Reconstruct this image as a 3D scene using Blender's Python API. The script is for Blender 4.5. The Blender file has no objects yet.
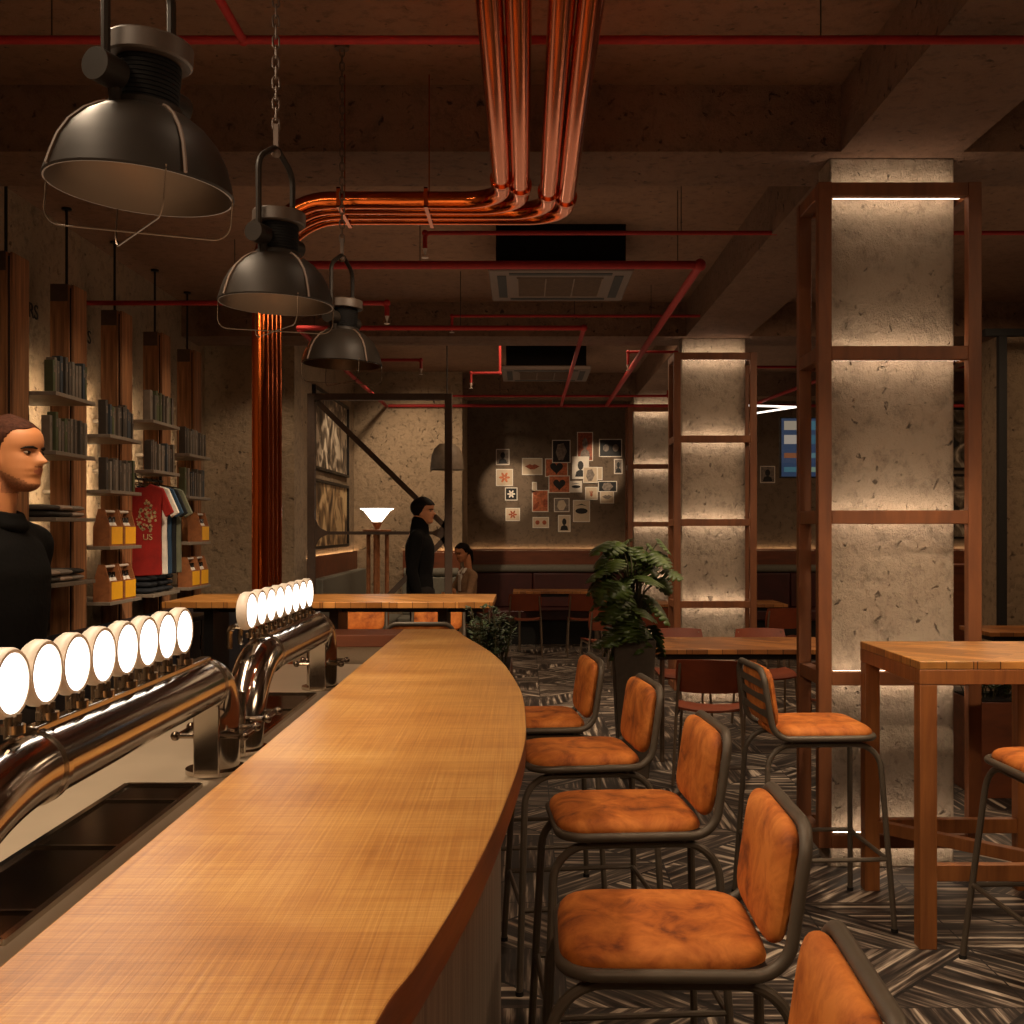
import bpy, bmesh, math, random
from mathutils import Vector, Matrix, noise
random.seed(7)
PI = math.pi
sc = bpy.context.scene
COL = sc.collection
F, CX, CY, CAMZ = 1100.0, 525.0, 528.0, 1.55

def P(px, py, Y):
    return Vector(((px - CX) * Y / F, Y, CAMZ - (py - CY) * Y / F))

# ------------------------------------------------------------------ materials
def nodes(name):
    m = bpy.data.materials.new(name); m.use_nodes = True
    nt = m.node_tree
    for n in list(nt.nodes): nt.nodes.remove(n)
    o = nt.nodes.new('ShaderNodeOutputMaterial'); b = nt.nodes.new('ShaderNodeBsdfPrincipled')
    nt.links.new(b.outputs[0], o.inputs[0])
    return m, nt, b
def N(nt, t, **kw):
    n = nt.nodes.new(t)
    for k, v in kw.items():
        if k in ('inp',):
            for a, c in v.items(): n.inputs[a].default_value = c
        else: setattr(n, k, v)
    return n
def rgb(h):
    h = h.lstrip('#'); c = [int(h[i:i+2], 16) / 255 for i in (0, 2, 4)]
    return tuple([x / 12.92 if x <= .04045 else ((x + .055) / 1.055) ** 2.4 for x in c] + [1])
def ramp(nt, stops):
    r = nt.nodes.new('ShaderNodeValToRGB'); e = r.color_ramp.elements
    while len(e) < len(stops): e.new(.5)
    for i, (p, c) in enumerate(stops): e[i].position = p; e[i].color = c
    return r
def coords(nt, scale=(1, 1, 1), rot=(0, 0, 0), src='Object'):
    t = nt.nodes.new('ShaderNodeTexCoord'); mp = nt.nodes.new('ShaderNodeMapping')
    mp.inputs['Scale'].default_value = scale; mp.inputs['Rotation'].default_value = rot
    nt.links.new(t.outputs[src], mp.inputs[0]); return mp
def flat(name, col, rough=.6, metal=0, var=.12, nscale=25, bump=0, sheen=0, coat=0, emis=0):
    m, nt, b = nodes(name); c = rgb(col)
    if name in ('black_wool', 'black_knit', 'dark_trousers', 'black_hair', 'cropped_hair', 'smoked_bronze', 'red_plywood', 'duct_black'): b.inputs['Specular IOR Level'].default_value = .12
    mp = coords(nt); n = N(nt, 'ShaderNodeTexNoise', inp={'Scale': nscale, 'Detail': 3})
    nt.links.new(mp.outputs[0], n.inputs[0])
    lo = tuple(x * (1 - var) for x in c[:3]) + (1,); hi = tuple(min(1, x * (1 + var)) for x in c[:3]) + (1,)
    r = ramp(nt, [(.35, lo), (.65, hi)]); nt.links.new(n.outputs[0], r.inputs[0]); nt.links.new(r.outputs[0], b.inputs['Base Color'])
    b.inputs['Roughness'].default_value = rough; b.inputs['Metallic'].default_value = metal
    if sheen: b.inputs['Sheen Weight'].default_value = sheen
    if coat: b.inputs['Coat Weight'].default_value = coat; b.inputs['Coat Roughness'].default_value = .15
    if bump:
        bp = N(nt, 'ShaderNodeBump', inp={'Strength': bump, 'Distance': .01}); nt.links.new(n.outputs[0], bp.inputs['Height']); nt.links.new(bp.outputs[0], b.inputs['Normal'])
    if emis:
        b.inputs['Emission Color'].default_value = c; b.inputs['Emission Strength'].default_value = emis
    return m
def concrete(name, c1, c2, c3, bump=.5, pit=1.0, stretch=(1, 1, 1)):
    m, nt, b = nodes(name)
    mp = coords(nt, stretch)
    a = N(nt, 'ShaderNodeTexNoise', inp={'Scale': 1.6, 'Detail': 8, 'Roughness': .65})
    d = N(nt, 'ShaderNodeTexNoise', inp={'Scale': 14, 'Detail': 8, 'Roughness': .72, 'Distortion': .1})
    v = N(nt, 'ShaderNodeTexNoise', inp={'Scale': 21, 'Detail': 4, 'Roughness': .55, 'Distortion': .5})
    for x in (a, d, v): nt.links.new(mp.outputs[0], x.inputs[0])
    r = ramp(nt, [(.3, rgb(c1)), (.7, rgb(c2))]); nt.links.new(a.outputs[0], r.inputs[0])
    r2 = ramp(nt, [(.3, (.55, .55, .55, 1)), (.5, (1, 1, 1, 1))]); nt.links.new(d.outputs[0], r2.inputs[0])
    rp = ramp(nt, [(.64, (0, 0, 0, 1)), (.72, (1, 1, 1, 1))]); nt.links.new(v.outputs[0], rp.inputs[0])
    mx = N(nt, 'ShaderNodeMix', data_type='RGBA', blend_type='MULTIPLY'); mx.inputs[0].default_value = 1
    nt.links.new(r.outputs[0], mx.inputs[6]); nt.links.new(r2.outputs[0], mx.inputs[7])
    mx2 = N(nt, 'ShaderNodeMix', data_type='RGBA'); nt.links.new(rp.outputs[0], mx2.inputs[0]); nt.links.new(mx.outputs[2], mx2.inputs[6]); mx2.inputs[7].default_value = rgb(c3)
    nt.links.new(mx2.outputs[2], b.inputs['Base Color']); b.inputs['Roughness'].default_value = .9
    h1 = N(nt, 'ShaderNodeMath', operation='MULTIPLY'); h1.inputs[1].default_value = -1.2 * pit; nt.links.new(rp.outputs[0], h1.inputs[0])
    h2 = N(nt, 'ShaderNodeMath', operation='ADD'); nt.links.new(h1.outputs[0], h2.inputs[0]); nt.links.new(d.outputs[0], h2.inputs[1])
    bp = N(nt, 'ShaderNodeBump', inp={'Strength': bump, 'Distance': .035}); nt.links.new(h2.outputs[0], bp.inputs['Height']); nt.links.new(bp.outputs[0], b.inputs['Normal'])
    return m
def wood(name, c1, c2, scale=(3, 3, 40), rough=.45, bump=.15, stops=(.3, .7), c3=None, coat=0):
    m, nt, b = nodes(name); mp = coords(nt, scale)
    a = N(nt, 'ShaderNodeTexNoise', inp={'Scale': 1.0, 'Detail': 6, 'Roughness': .6, 'Distortion': .4}); nt.links.new(mp.outputs[0], a.inputs[0])
    st = [(stops[0], rgb(c1)), (stops[1], rgb(c2))]
    if c3: st.append((.85, rgb(c3)))
    r = ramp(nt, st); nt.links.new(a.outputs[0], r.inputs[0]); nt.links.new(r.outputs[0], b.inputs['Base Color'])
    b.inputs['Roughness'].default_value = rough
    if coat: b.inputs['Coat Weight'].default_value = coat; b.inputs['Coat Roughness'].default_value = .25
    bp = N(nt, 'ShaderNodeBump', inp={'Strength': bump, 'Distance': .004}); nt.links.new(a.outputs[0], bp.inputs['Height']); nt.links.new(bp.outputs[0], b.inputs['Normal'])
    return m
def metal(name, col, rough=.1, aniso=0, bump=0):
    m, nt, b = nodes(name); mp = coords(nt)
    n = N(nt, 'ShaderNodeTexNoise', inp={'Scale': 8, 'Detail': 3}); nt.links.new(mp.outputs[0], n.inputs[0])
    mr = N(nt, 'ShaderNodeMapRange', inp={'To Min': rough * .7, 'To Max': rough * 1.3}); nt.links.new(n.outputs[0], mr.inputs[0]); nt.links.new(mr.outputs[0], b.inputs['Roughness'])
    b.inputs['Base Color'].default_value = rgb(col); b.inputs['Metallic'].default_value = 1
    if bump:
        bp = N(nt, 'ShaderNodeBump', inp={'Strength': bump, 'Distance': .01}); nt.links.new(n.outputs[0], bp.inputs['Height']); nt.links.new(bp.outputs[0], b.inputs['Normal'])
    return m
def emit(name, col, s):
    m, nt, b = nodes(name)
    b.inputs['Base Color'].default_value = (.8, .8, .8, 1) if s > 1.5 else (.02, .02, .025, 1); b.inputs['Emission Color'].default_value = rgb(col); b.inputs['Emission Strength'].default_value = s
    return m
def velvet(name):
    m, nt, b = nodes(name); mp = coords(nt, (11, 11, 11))
    a = N(nt, 'ShaderNodeTexNoise', inp={'Scale': 1.0, 'Detail': 6, 'Roughness': .62, 'Distortion': .5})
    oi = N(nt, 'ShaderNodeObjectInfo'); ad = N(nt, 'ShaderNodeVectorMath', operation='ADD'); nt.links.new(mp.outputs[0], ad.inputs[0])
    ml = N(nt, 'ShaderNodeMath', operation='MULTIPLY'); ml.inputs[1].default_value = 30; nt.links.new(oi.outputs['Random'], ml.inputs[0]); nt.links.new(ml.outputs[0], ad.inputs[1])
    nt.links.new(ad.outputs[0], a.inputs[0])
    r = ramp(nt, [(.33, rgb('#763a15')), (.46, rgb('#b4621f')), (.64, rgb('#d68236'))]); nt.links.new(a.outputs[0], r.inputs[0]); nt.links.new(r.outputs[0], b.inputs['Base Color'])
    b.inputs['Roughness'].default_value = .75; b.inputs['Sheen Weight'].default_value = .12; b.inputs['Sheen Tint'].default_value = rgb('#ff9a50')
    bp = N(nt, 'ShaderNodeBump', inp={'Strength': .25, 'Distance': .004}); nt.links.new(a.outputs[0], bp.inputs['Height']); nt.links.new(bp.outputs[0], b.inputs['Normal'])
    return m
def bartop(name):
    m, nt, b = nodes(name)
    outs = []
    for sc_ in ((3.0, 240, 1), (280, 2.4, 1), (1.3, 2.2, 1)):
        mp = coords(nt, sc_); n = N(nt, 'ShaderNodeTexNoise', inp={'Scale': 1.0 if sc_[1] != 2.2 else 1.8, 'Detail': 5, 'Roughness': .6}); nt.links.new(mp.outputs[0], n.inputs[0]); outs.append(n)
    s = N(nt, 'ShaderNodeMath', operation='ADD'); nt.links.new(outs[0].outputs[0], s.inputs[0]); nt.links.new(outs[1].outputs[0], s.inputs[1])
    s2 = N(nt, 'ShaderNodeMath', operation='MULTIPLY_ADD'); nt.links.new(outs[2].outputs[0], s2.inputs[0]); s2.inputs[1].default_value = 1.3; nt.links.new(s.outputs[0], s2.inputs[2])
    s3 = N(nt, 'ShaderNodeMath', operation='MULTIPLY'); s3.inputs[1].default_value = 1 / 3.3; nt.links.new(s2.outputs[0], s3.inputs[0])
    r = ramp(nt, [(.34, rgb('#855428')), (.47, rgb('#b07a3c')), (.56, rgb('#c69450')), (.68, rgb('#dcb272'))]); nt.links.new(s3.outputs[0], r.inputs[0]); nt.links.new(r.outputs[0], b.inputs['Base Color'])
    b.inputs['Roughness'].default_value = .36; b.inputs['Specular IOR Level'].default_value = .6
    bp = N(nt, 'ShaderNodeBump', inp={'Strength': .25, 'Distance': .002}); nt.links.new(s.outputs[0], bp.inputs['Height']); nt.links.new(bp.outputs[0], b.inputs['Normal'])
    return m
def parquet(name, c1, c2, c3, cell=.13, rough=.4):
    m, nt, b = nodes(name)
    mp = coords(nt, (1, 1, 1), (0, 0, PI / 4))
    br = N(nt, 'ShaderNodeTexBrick', offset=.5); br.inputs['Color1'].default_value = rgb(c1); br.inputs['Color2'].default_value = rgb(c2); br.inputs['Mortar'].default_value = rgb(c3)
    br.inputs['Scale'].default_value = 1; br.inputs['Brick Width'].default_value = .3; br.inputs['Row Height'].default_value = .07; br.inputs['Mortar Size'].default_value = .0015; br.inputs['Bias'].default_value = 0
    nt.links.new(mp.outputs[0], br.inputs[0])
    mp2 = coords(nt, (6, 60, 6), (0, 0, PI / 4)); n = N(nt, 'ShaderNodeTexNoise', inp={'Scale': 1, 'Detail': 5}); nt.links.new(mp2.outputs[0], n.inputs[0])
    r = ramp(nt, [(.3, (.6, .6, .6, 1)), (.7, (1.1, 1.1, 1.1, 1))]); nt.links.new(n.outputs[0], r.inputs[0])
    mx = N(nt, 'ShaderNodeMix', data_type='RGBA', blend_type='MULTIPLY'); mx.inputs[0].default_value = 1; nt.links.new(br.outputs[0], mx.inputs[6]); nt.links.new(r.outputs[0], mx.inputs[7])
    nt.links.new(mx.outputs[2], b.inputs['Base Color']); b.inputs['Roughness'].default_value = rough
    return m
def carpet(name):
    m, nt, b = nodes(name); L = nt.links.new
    S = .5
    tc = N(nt, 'ShaderNodeTexCoord'); sx = N(nt, 'ShaderNodeSeparateXYZ')
    v0 = N(nt, 'ShaderNodeVectorMath', operation='SCALE'); v0.inputs[3].default_value = 1 / S; L(tc.outputs['Object'], v0.inputs[0])
    fl = N(nt, 'ShaderNodeVectorMath', operation='FLOOR'); fr = N(nt, 'ShaderNodeVectorMath', operation='FRACTION'); L(v0.outputs[0], fl.inputs[0]); L(v0.outputs[0], fr.inputs[0])
    L(fr.outputs[0], sx.inputs[0])
    su = N(nt, 'ShaderNodeMath', operation='ADD'); L(sx.outputs[0], su.inputs[0]); L(sx.outputs[1], su.inputs[1])
    di = N(nt, 'ShaderNodeMath', operation='SUBTRACT'); L(sx.outputs[0], di.inputs[0]); L(sx.outputs[1], di.inputs[1])
    wn0 = N(nt, 'ShaderNodeTexWhiteNoise', noise_dimensions='3D'); L(fl.outputs[0], wn0.inputs[0])
    g1 = N(nt, 'ShaderNodeMath', operation='GREATER_THAN'); g1.inputs[1].default_value = 1; L(su.outputs[0], g1.inputs[0])
    g2 = N(nt, 'ShaderNodeMath', operation='GREATER_THAN'); g2.inputs[1].default_value = 0; L(di.outputs[0], g2.inputs[0])
    gs = N(nt, 'ShaderNodeMath', operation='GREATER_THAN'); gs.inputs[1].default_value = .5; L(wn0.outputs[0], gs.inputs[0])
    sel = N(nt, 'ShaderNodeMix', data_type='FLOAT'); L(gs.outputs[0], sel.inputs[0]); L(g1.outputs[0], sel.inputs[2]); L(g2.outputs[0], sel.inputs[3])
    cb = N(nt, 'ShaderNodeCombineXYZ'); L(sel.outputs[0], cb.inputs[2])
    ad = N(nt, 'ShaderNodeVectorMath', operation='ADD'); L(fl.outputs[0], ad.inputs[0]); L(cb.outputs[0], ad.inputs[1])
    wn = N(nt, 'ShaderNodeTexWhiteNoise', noise_dimensions='3D'); L(ad.outputs[0], wn.inputs[0])
    q = N(nt, 'ShaderNodeMath', operation='MULTIPLY'); q.inputs[1].default_value = 4; L(wn.outputs[0], q.inputs[0])
    qf = N(nt, 'ShaderNodeMath', operation='FLOOR'); L(q.outputs[0], qf.inputs[0])
    an = N(nt, 'ShaderNodeMath', operation='MULTIPLY'); an.inputs[1].default_value = PI / 4; L(qf.outputs[0], an.inputs[0])
    vr = N(nt, 'ShaderNodeVectorRotate', rotation_type='Z_AXIS'); L(tc.outputs['Object'], vr.inputs[0]); L(an.outputs[0], vr.inputs['Angle'])
    mp = N(nt, 'ShaderNodeMapping'); mp.inputs['Scale'].default_value = (1.5, 30, 1); L(vr.outputs[0], mp.inputs[0])
    n = N(nt, 'ShaderNodeTexNoise', inp={'Scale': 1, 'Detail': 4, 'Roughness': .62}); L(mp.outputs[0], n.inputs[0])
    r = ramp(nt, [(.4, rgb('#1d1815')), (.49, rgb('#3a3029')), (.56, rgb('#74665a')), (.63, rgb('#c4b4a0'))]); L(n.outputs[0], r.inputs[0])
    # a thin seam round each tile and along the diagonal
    def near(node, at, w):
        s_ = N(nt, 'ShaderNodeMath', operation='SUBTRACT'); s_.inputs[1].default_value = at; L(node, s_.inputs[0])
        a_ = N(nt, 'ShaderNodeMath', operation='ABSOLUTE'); L(s_.outputs[0], a_.inputs[0])
        l_ = N(nt, 'ShaderNodeMath', operation='LESS_THAN'); l_.inputs[1].default_value = w; L(a_.outputs[0], l_.inputs[0]); return l_.outputs[0]
    dsel = N(nt, 'ShaderNodeMix', data_type='FLOAT'); L(gs.outputs[0], dsel.inputs[0])
    L(near(su.outputs[0], 1, .02), dsel.inputs[2]); L(near(di.outputs[0], 0, .02), dsel.inputs[3])
    mm = dsel.outputs[0]
    for k in (near(sx.outputs[0], 0, .012), near(sx.outputs[1], 0, .012)):
        x = N(nt, 'ShaderNodeMath', operation='MAXIMUM'); L(mm, x.inputs[0]); L(k, x.inputs[1]); mm = x.outputs[0]
    mx = N(nt, 'ShaderNodeMix', data_type='RGBA'); L(mm, mx.inputs[0]); L(r.outputs[0], mx.inputs[6]); mx.inputs[7].default_value = rgb('#14100e')
    L(mx.outputs[2], b.inputs['Base Color']); b.inputs['Roughness'].default_value = .55
    bp = N(nt, 'ShaderNodeBump', inp={'Strength': .3, 'Distance': .005}); L(n.outputs[0], bp.inputs['Height']); L(bp.outputs[0], b.inputs['Normal'])
    return m

M = {}
M['ceiling'] = concrete('ceiling_concrete', '#6d4f3b', '#7e5f48', '#3c2b20', .35, .5, (1, 1, 1))
M['beam'] = concrete('beam_concrete', '#664b38', '#7c5e49', '#3a2a1f', .9, 1, (1, 1, 1))
M['wall'] = concrete('wall_concrete', '#8c7860', '#a48c70', '#645240', 1.0, .8, (1, 1, 1))
M['wallback'] = concrete('back_wall_concrete', '#6d5c4b', '#7d6b59', '#483a2e', .5, .6)
M['column'] = concrete('column_concrete', '#93826f', '#a99a87', '#65574a', 1.0, 1.2, (1, 1, .8))
M['carpet'] = carpet('carpet_tiles')
M['bartop'] = bartop('oak_bar_top')
M['baredge'] = wood('bar_edge_wood', '#5e2c12', '#7d401c', (30, 3, 60), .4)
M['barpanel'] = wood('grey_panel_wood', '#5c5046', '#8a7b6c', (60, 60, 2), .6, .3)
M['parquet'] = parquet('parquet_tabletop', '#c88c48', '#98622c', '#4f2c12')
M['parquetdark'] = parquet('parquet_dark', '#ac7038', '#744420', '#3c2010')
M['framewood'] = wood('frame_wood', '#63391f', '#824e2a', (14, 14, 2.5), .55)
M['tablewood'] = wood('table_wood', '#7a4824', '#a36634', (25, 25, 2.2), .5)
M['postwood'] = wood('reclaimed_wood', '#5f3c22', '#a06c42', (40, 40, 2.0), .75, .6, (.3, .62), '#bf8a58')
M['brownwood'] = wood('brown_wood', '#5b2e18', '#783f20', (3, 14, 14), .5)
M['ply'] = wood('red_plywood', '#6a2c12', '#7c3616', (8, 8, 8), .55, .05)
M['velvet'] = velvet('orange_velvet')
M['darkmetal'] = flat('charcoal_metal', '#5a5044', .5, .2, .06)
M['greymetal'] = flat('grey_tube_metal', '#8b7a68', .35, .8, .08)
M['blackmetal'] = flat('black_metal', '#15110f', .5, .3, .1)
M['framemetal'] = flat('dark_steel_frame', '#4a382b', .6, .1, .1)
M['black'] = flat('black_plastic', '#0c0a09', .7, 0, .1)
M['chrome'] = metal('polished_chrome', '#c2bab0', .13)
M['steel'] = flat('brushed_steel', '#b5a58f', .42, .35, .04, 5)
M['chromedark'] = metal('dark_chrome', '#77695c', .2)
M['copper'] = metal('polished_copper', '#d26a30', .15)
M['bronze'] = flat('smoked_bronze', '#1d1712', .5, .15, .1)
M['bronzein'] = metal('reflector_inside', '#5c4c3e', .4)
M['red'] = flat('red_pipe_paint', '#8a100a', .75, 0, .08)
M['white'] = flat('white_head', '#b8a89a', .5)
M['badge'] = emit('badge_light', '#fff8ee', 5.0)
M['badgerim'] = flat('cream_rim', '#e9dfd2', .4)
M['led'] = emit('warm_led', '#ffe2c4', 13)
M['ledsoft'] = emit('warm_led_ledge', '#ffcf98', 18)
M['lamp'] = emit('lamp_glass', '#fff0dc', 5)
M['tube'] = emit('white_tube', '#fff0e0', 2.2)
M['shelf'] = flat('grey_shelf', '#7a6e60', .55)
M['navy'] = flat('navy_cabinet', '#10131d', .5)
M['grey'] = flat('grey_upholstery', '#6f6a5d', .8, 0, .08, 40, .1)
M['leather'] = flat('dark_red_leather', '#3e120b', .5, 0, .15, 8)
M['skin'] = flat('skin_tan', '#b87a4e', .55, 0, .06, 12)
M['skin2'] = flat('skin_warm', '#c08058', .55, 0, .06, 12)
M['hair'] = flat('black_hair', '#120b08', .6, 0, .3, 60, .3)
M['hairbrown'] = flat('cropped_hair', '#3a2015', .8, 0, .3, 90, .3)
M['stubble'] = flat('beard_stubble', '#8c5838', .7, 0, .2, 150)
M['lip'] = flat('lips', '#9c5a42', .5)
M['eyewhite'] = flat('eye_white', '#a08c7a', .3, 0, .02)
M['iris'] = flat('eye_iris', '#1c0f08', .2)
M['coat'] = flat('black_wool', '#080707', .9, 0, .2, 60, .2)
M['knit'] = flat('black_knit', '#090706', .9, 0, .2, 60, .2)
M['blazer'] = flat('beige_blazer', '#8a6a4e', .85, 0, .12, 50, .1)
M['shirtwhite'] = flat('white_shirt', '#d8cec2', .8, 0, .04)
M['trousers'] = flat('dark_trousers', '#17120f', .85)
M['leaf'] = flat('monstera_leaf', '#3e4e1a', .5, 0, .4, 7)
M['leafdark'] = flat('shrub_leaf', '#2c3a20', .45, 0, .5, 12)
M['stem'] = flat('plant_stem', '#3d3a1c', .6)
M['pot'] = flat('dark_planter', '#4a3e31', .6, 0, .1)
M['soil'] = flat('soil', '#1c130c', .95, 0, .3, 40, .5)
M['crate'] = wood('crate_wood', '#7c4a28', '#a06438', (20, 20, 20), .6)
M['yellow'] = flat('yellow_label', '#f0b020', .5, 0, .04)
M['bottle'] = flat('dark_bottle', '#150d08', .15, 0, .05, coat=.5)
M['cap'] = flat('pale_cap', '#cfc4b8', .4)
M['cassette'] = flat('cassette_panel', '#54443a', .6, 0, .06)
M['blackbox'] = flat('duct_black', '#080605', .8)
M['screen'] = emit('screen_navy', '#0c2c48', .8)
M['paper'] = flat('paper_cream', '#cdb89c', .7, 0, .05)
M['paperwhite'] = flat('paper_white', '#e6dccd', .7, 0, .05)
M['ink'] = flat('print_black', '#0d0b0b', .6, 0, .3, 30)
M['inkgrey'] = flat('print_grey', '#7a6c60', .6, 0, .4, 30)
M['inkred'] = flat('print_rust', '#9a4a28', .6, 0, .4, 30)
M['inkorange'] = flat('print_terracotta', '#c06a40', .6, 0, .3, 30)
M['seam'] = flat('dark_groove', '#1a120c', .8)

def plate(name):
    m, nt, b = nodes(name); mp = coords(nt, (1, 1, 1), (0, PI / 4, 0))
    c = N(nt, 'ShaderNodeTexChecker', inp={'Scale': 42}); nt.links.new(mp.outputs[0], c.inputs[0])
    b.inputs['Base Color'].default_value = rgb('#9a8a78'); b.inputs['Metallic'].default_value = .9; b.inputs['Roughness'].default_value = .4
    bp = N(nt, 'ShaderNodeBump', inp={'Strength': .6, 'Distance': .004}); nt.links.new(c.outputs[1], bp.inputs['Height']); nt.links.new(bp.outputs[0], b.inputs['Normal']); return m
M['plate'] = plate('tread_plate')
M['traymetal'] = metal('tray_dark_steel', '#5a4c40', .16)

def abstract(name, c1, c2, c3, scale=3):
    m, nt, b = nodes(name); mp = coords(nt)
    n = N(nt, 'ShaderNodeTexNoise', inp={'Scale': scale, 'Detail': 4, 'Distortion': 1.2}); nt.links.new(mp.outputs[0], n.inputs[0])
    r = ramp(nt, [(.38, rgb(c1)), (.5, rgb(c2)), (.58, rgb(c3))]); nt.links.new(n.outputs[0], r.inputs[0]); nt.links.new(r.outputs[0], b.inputs['Base Color'])
    b.inputs['Roughness'].default_value = .5; return m
M['artbw'] = abstract('print_monochrome', '#0d0a08', '#7a6a58', '#d8c8b0', 3.5)
M['artwarm'] = abstract('print_warm', '#3a2c20', '#9a7a54', '#d8b888', 3)

# ------------------------------------------------------------------ mesh builder
def fillet(pts, r, seg=5, closed=False):
    pts = [Vector(p) for p in pts]; n = len(pts); out = []
    for i, p in enumerate(pts):
        if not closed and i in (0, n - 1): out.append(p); continue
        a = pts[(i - 1) % n]; c = pts[(i + 1) % n]
        rr = r[i] if isinstance(r, (list, tuple)) else r
        u = (a - p); v = (c - p); lu, lv = u.length, v.length; u.normalize(); v.normalize()
        ang = u.angle(v)
        if rr <= 0 or ang > PI - .02: out.append(p); continue
        d = min(rr / math.tan(ang / 2), lu * .49, lv * .49); R = d * math.tan(ang / 2)
        p0 = p + u * d; p1 = p + v * d; c0 = p + (u + v).normalized() * (R / math.sin(ang / 2))
        w0 = p0 - c0; w1 = p1 - c0; th = w0.angle(w1)
        for k in range(seg + 1):
            t = k / seg
            out.append(c0 + (w0 * math.sin((1 - t) * th) + w1 * math.sin(t * th)) / math.sin(th))
    return out
class MB:
    def __init__(s): s.bm = bmesh.new(); s.mi = 0
    def face(s, vs):
        try: f = s.bm.faces.new(vs); f.material_index = s.mi; return f
        except ValueError: return None
    def box(s, x0, x1, y0, y1, z0, z1, T=None):
        v = [Vector((x, y, z)) for x in (x0, x1) for y in (y0, y1) for z in (z0, z1)]
        if T: v = [T @ p for p in v]
        v = [s.bm.verts.new(p) for p in v]
        for q in ((0, 1, 3, 2), (4, 6, 7, 5), (0, 4, 5, 1), (2, 3, 7, 6), (0, 2, 6, 4), (1, 5, 7, 3)): s.face([v[i] for i in q])
        return s
    def beam(s, a, b, w, h, up=Vector((0, 0, 1))):
        a = Vector(a); b = Vector(b); d = (b - a).normalized(); sd = d.cross(Vector(up)).normalized(); u = sd.cross(d)
        v = [s.bm.verts.new(p + sd * i * w / 2 + u * j * h / 2) for p in (a, b) for i, j in ((-1, -1), (1, -1), (1, 1), (-1, 1))]
        for q in ((0, 3, 2, 1), (4, 5, 6, 7), (0, 1, 5, 4), (1, 2, 6, 5), (2, 3, 7, 6), (3, 0, 4, 7)): s.face([v[i] for i in q])
        return s
    def tube(s, pts, r, seg=10, closed=False):
        pts = [Vector(p) for p in pts]
        q = [pts[0]]
        for p in pts[1:]:
            if (p - q[-1]).length > 1e-5: q.append(p)
        if closed and (q[0] - q[-1]).length < 1e-5: q.pop()
        pts = q; n = len(pts); rings = []; prev = None
        for i, p in enumerate(pts):
            if closed: t = (pts[(i + 1) % n] - pts[i - 1])
            else: t = pts[min(i + 1, n - 1)] - pts[max(i - 1, 0)]
            t.normalize()
            if prev is None:
                a = Vector((0, 0, 1)) if abs(t.z) < .9 else Vector((1, 0, 0)); nrm = (a - t * a.dot(t)).normalized()
            else:
                nrm = (prev - t * prev.dot(t)).normalized()
            prev = nrm; bn = t.cross(nrm); rr = r[i] if isinstance(r, (list, tuple)) else r
            rings.append([s.bm.verts.new(p + (nrm * math.cos(k * 2 * PI / seg) + bn * math.sin(k * 2 * PI / seg)) * rr) for k in range(seg)])
        m = n if closed else n - 1
        for i in range(m):
            A = rings[i]; B = rings[(i + 1) % n]
            off = 0
            if closed and i == n - 1:
                off = min(range(seg), key=lambda o: (A[0].co - B[o].co).length)
            for k in range(seg): s.face([A[k], A[(k + 1) % seg], B[(k + 1 + off) % seg], B[(k + off) % seg]])
        if not closed: s.face(rings[0][::-1]); s.face(rings[-1])
        return s
    def cyl(s, a, b, r, r2=None, seg=20):
        return s.tube([a, b], [r, r if r2 is None else r2], seg)
    def lathe(s, prof, T=None, seg=32, cap=True):
        rings = []
        for r, z in prof:
            if r < 1e-6: p = Vector((0, 0, z)); rings.append([s.bm.verts.new(T @ p if T else p)])
            else: rings.append([s.bm.verts.new((T @ p) if T else p) for p in [Vector((r * math.cos(k * 2 * PI / seg), r * math.sin(k * 2 * PI / seg), z)) for k in range(seg)]])
        for A, B in zip(rings, rings[1:]):
            for k in range(seg):
                k2 = (k + 1) % seg
                if len(A) == 1 and len(B) == 1: continue
                if len(A) == 1: s.face([A[0], B[k2], B[k]])
                elif len(B) == 1: s.face([A[k], A[k2], B[0]])
                else: s.face([A[k], A[k2], B[k2], B[k]])
        if cap:
            if len(rings[0]) > 1: s.face(rings[0][::-1])
            if len(rings[-1]) > 1: s.face(rings[-1])
        return s
    def ball(s, c, r, T=None, seg=16, rings=10):
        c = Vector(c); r = Vector(r) if not isinstance(r, (int, float)) else Vector((r, r, r))
        prof = [(math.sin(PI * i / rings), -math.cos(PI * i / rings)) for i in range(rings + 1)]
        prof[0] = (0, -1); prof[-1] = (0, 1)
        B = Matrix.Translation(c) @ (T if T else Matrix()) @ Matrix.Diagonal((r.x, r.y, r.z, 1))
        return s.lathe(prof, B, seg, False)
    def prism(s, poly, z0, z1, T=None):
        lo = [Vector((x, y, z0)) for x, y in poly]; hi = [Vector((x, y, z1)) for x, y in poly]
        if T: lo = [T @ p for p in lo]; hi = [T @ p for p in hi]
        lo = [s.bm.verts.new(p) for p in lo]; hi = [s.bm.verts.new(p) for p in hi]; n = len(poly)
        s.face(lo[::-1]); s.face(hi)
        for i in range(n): s.face([lo[i], lo[(i + 1) % n], hi[(i + 1) % n], hi[i]])
        return s
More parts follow.
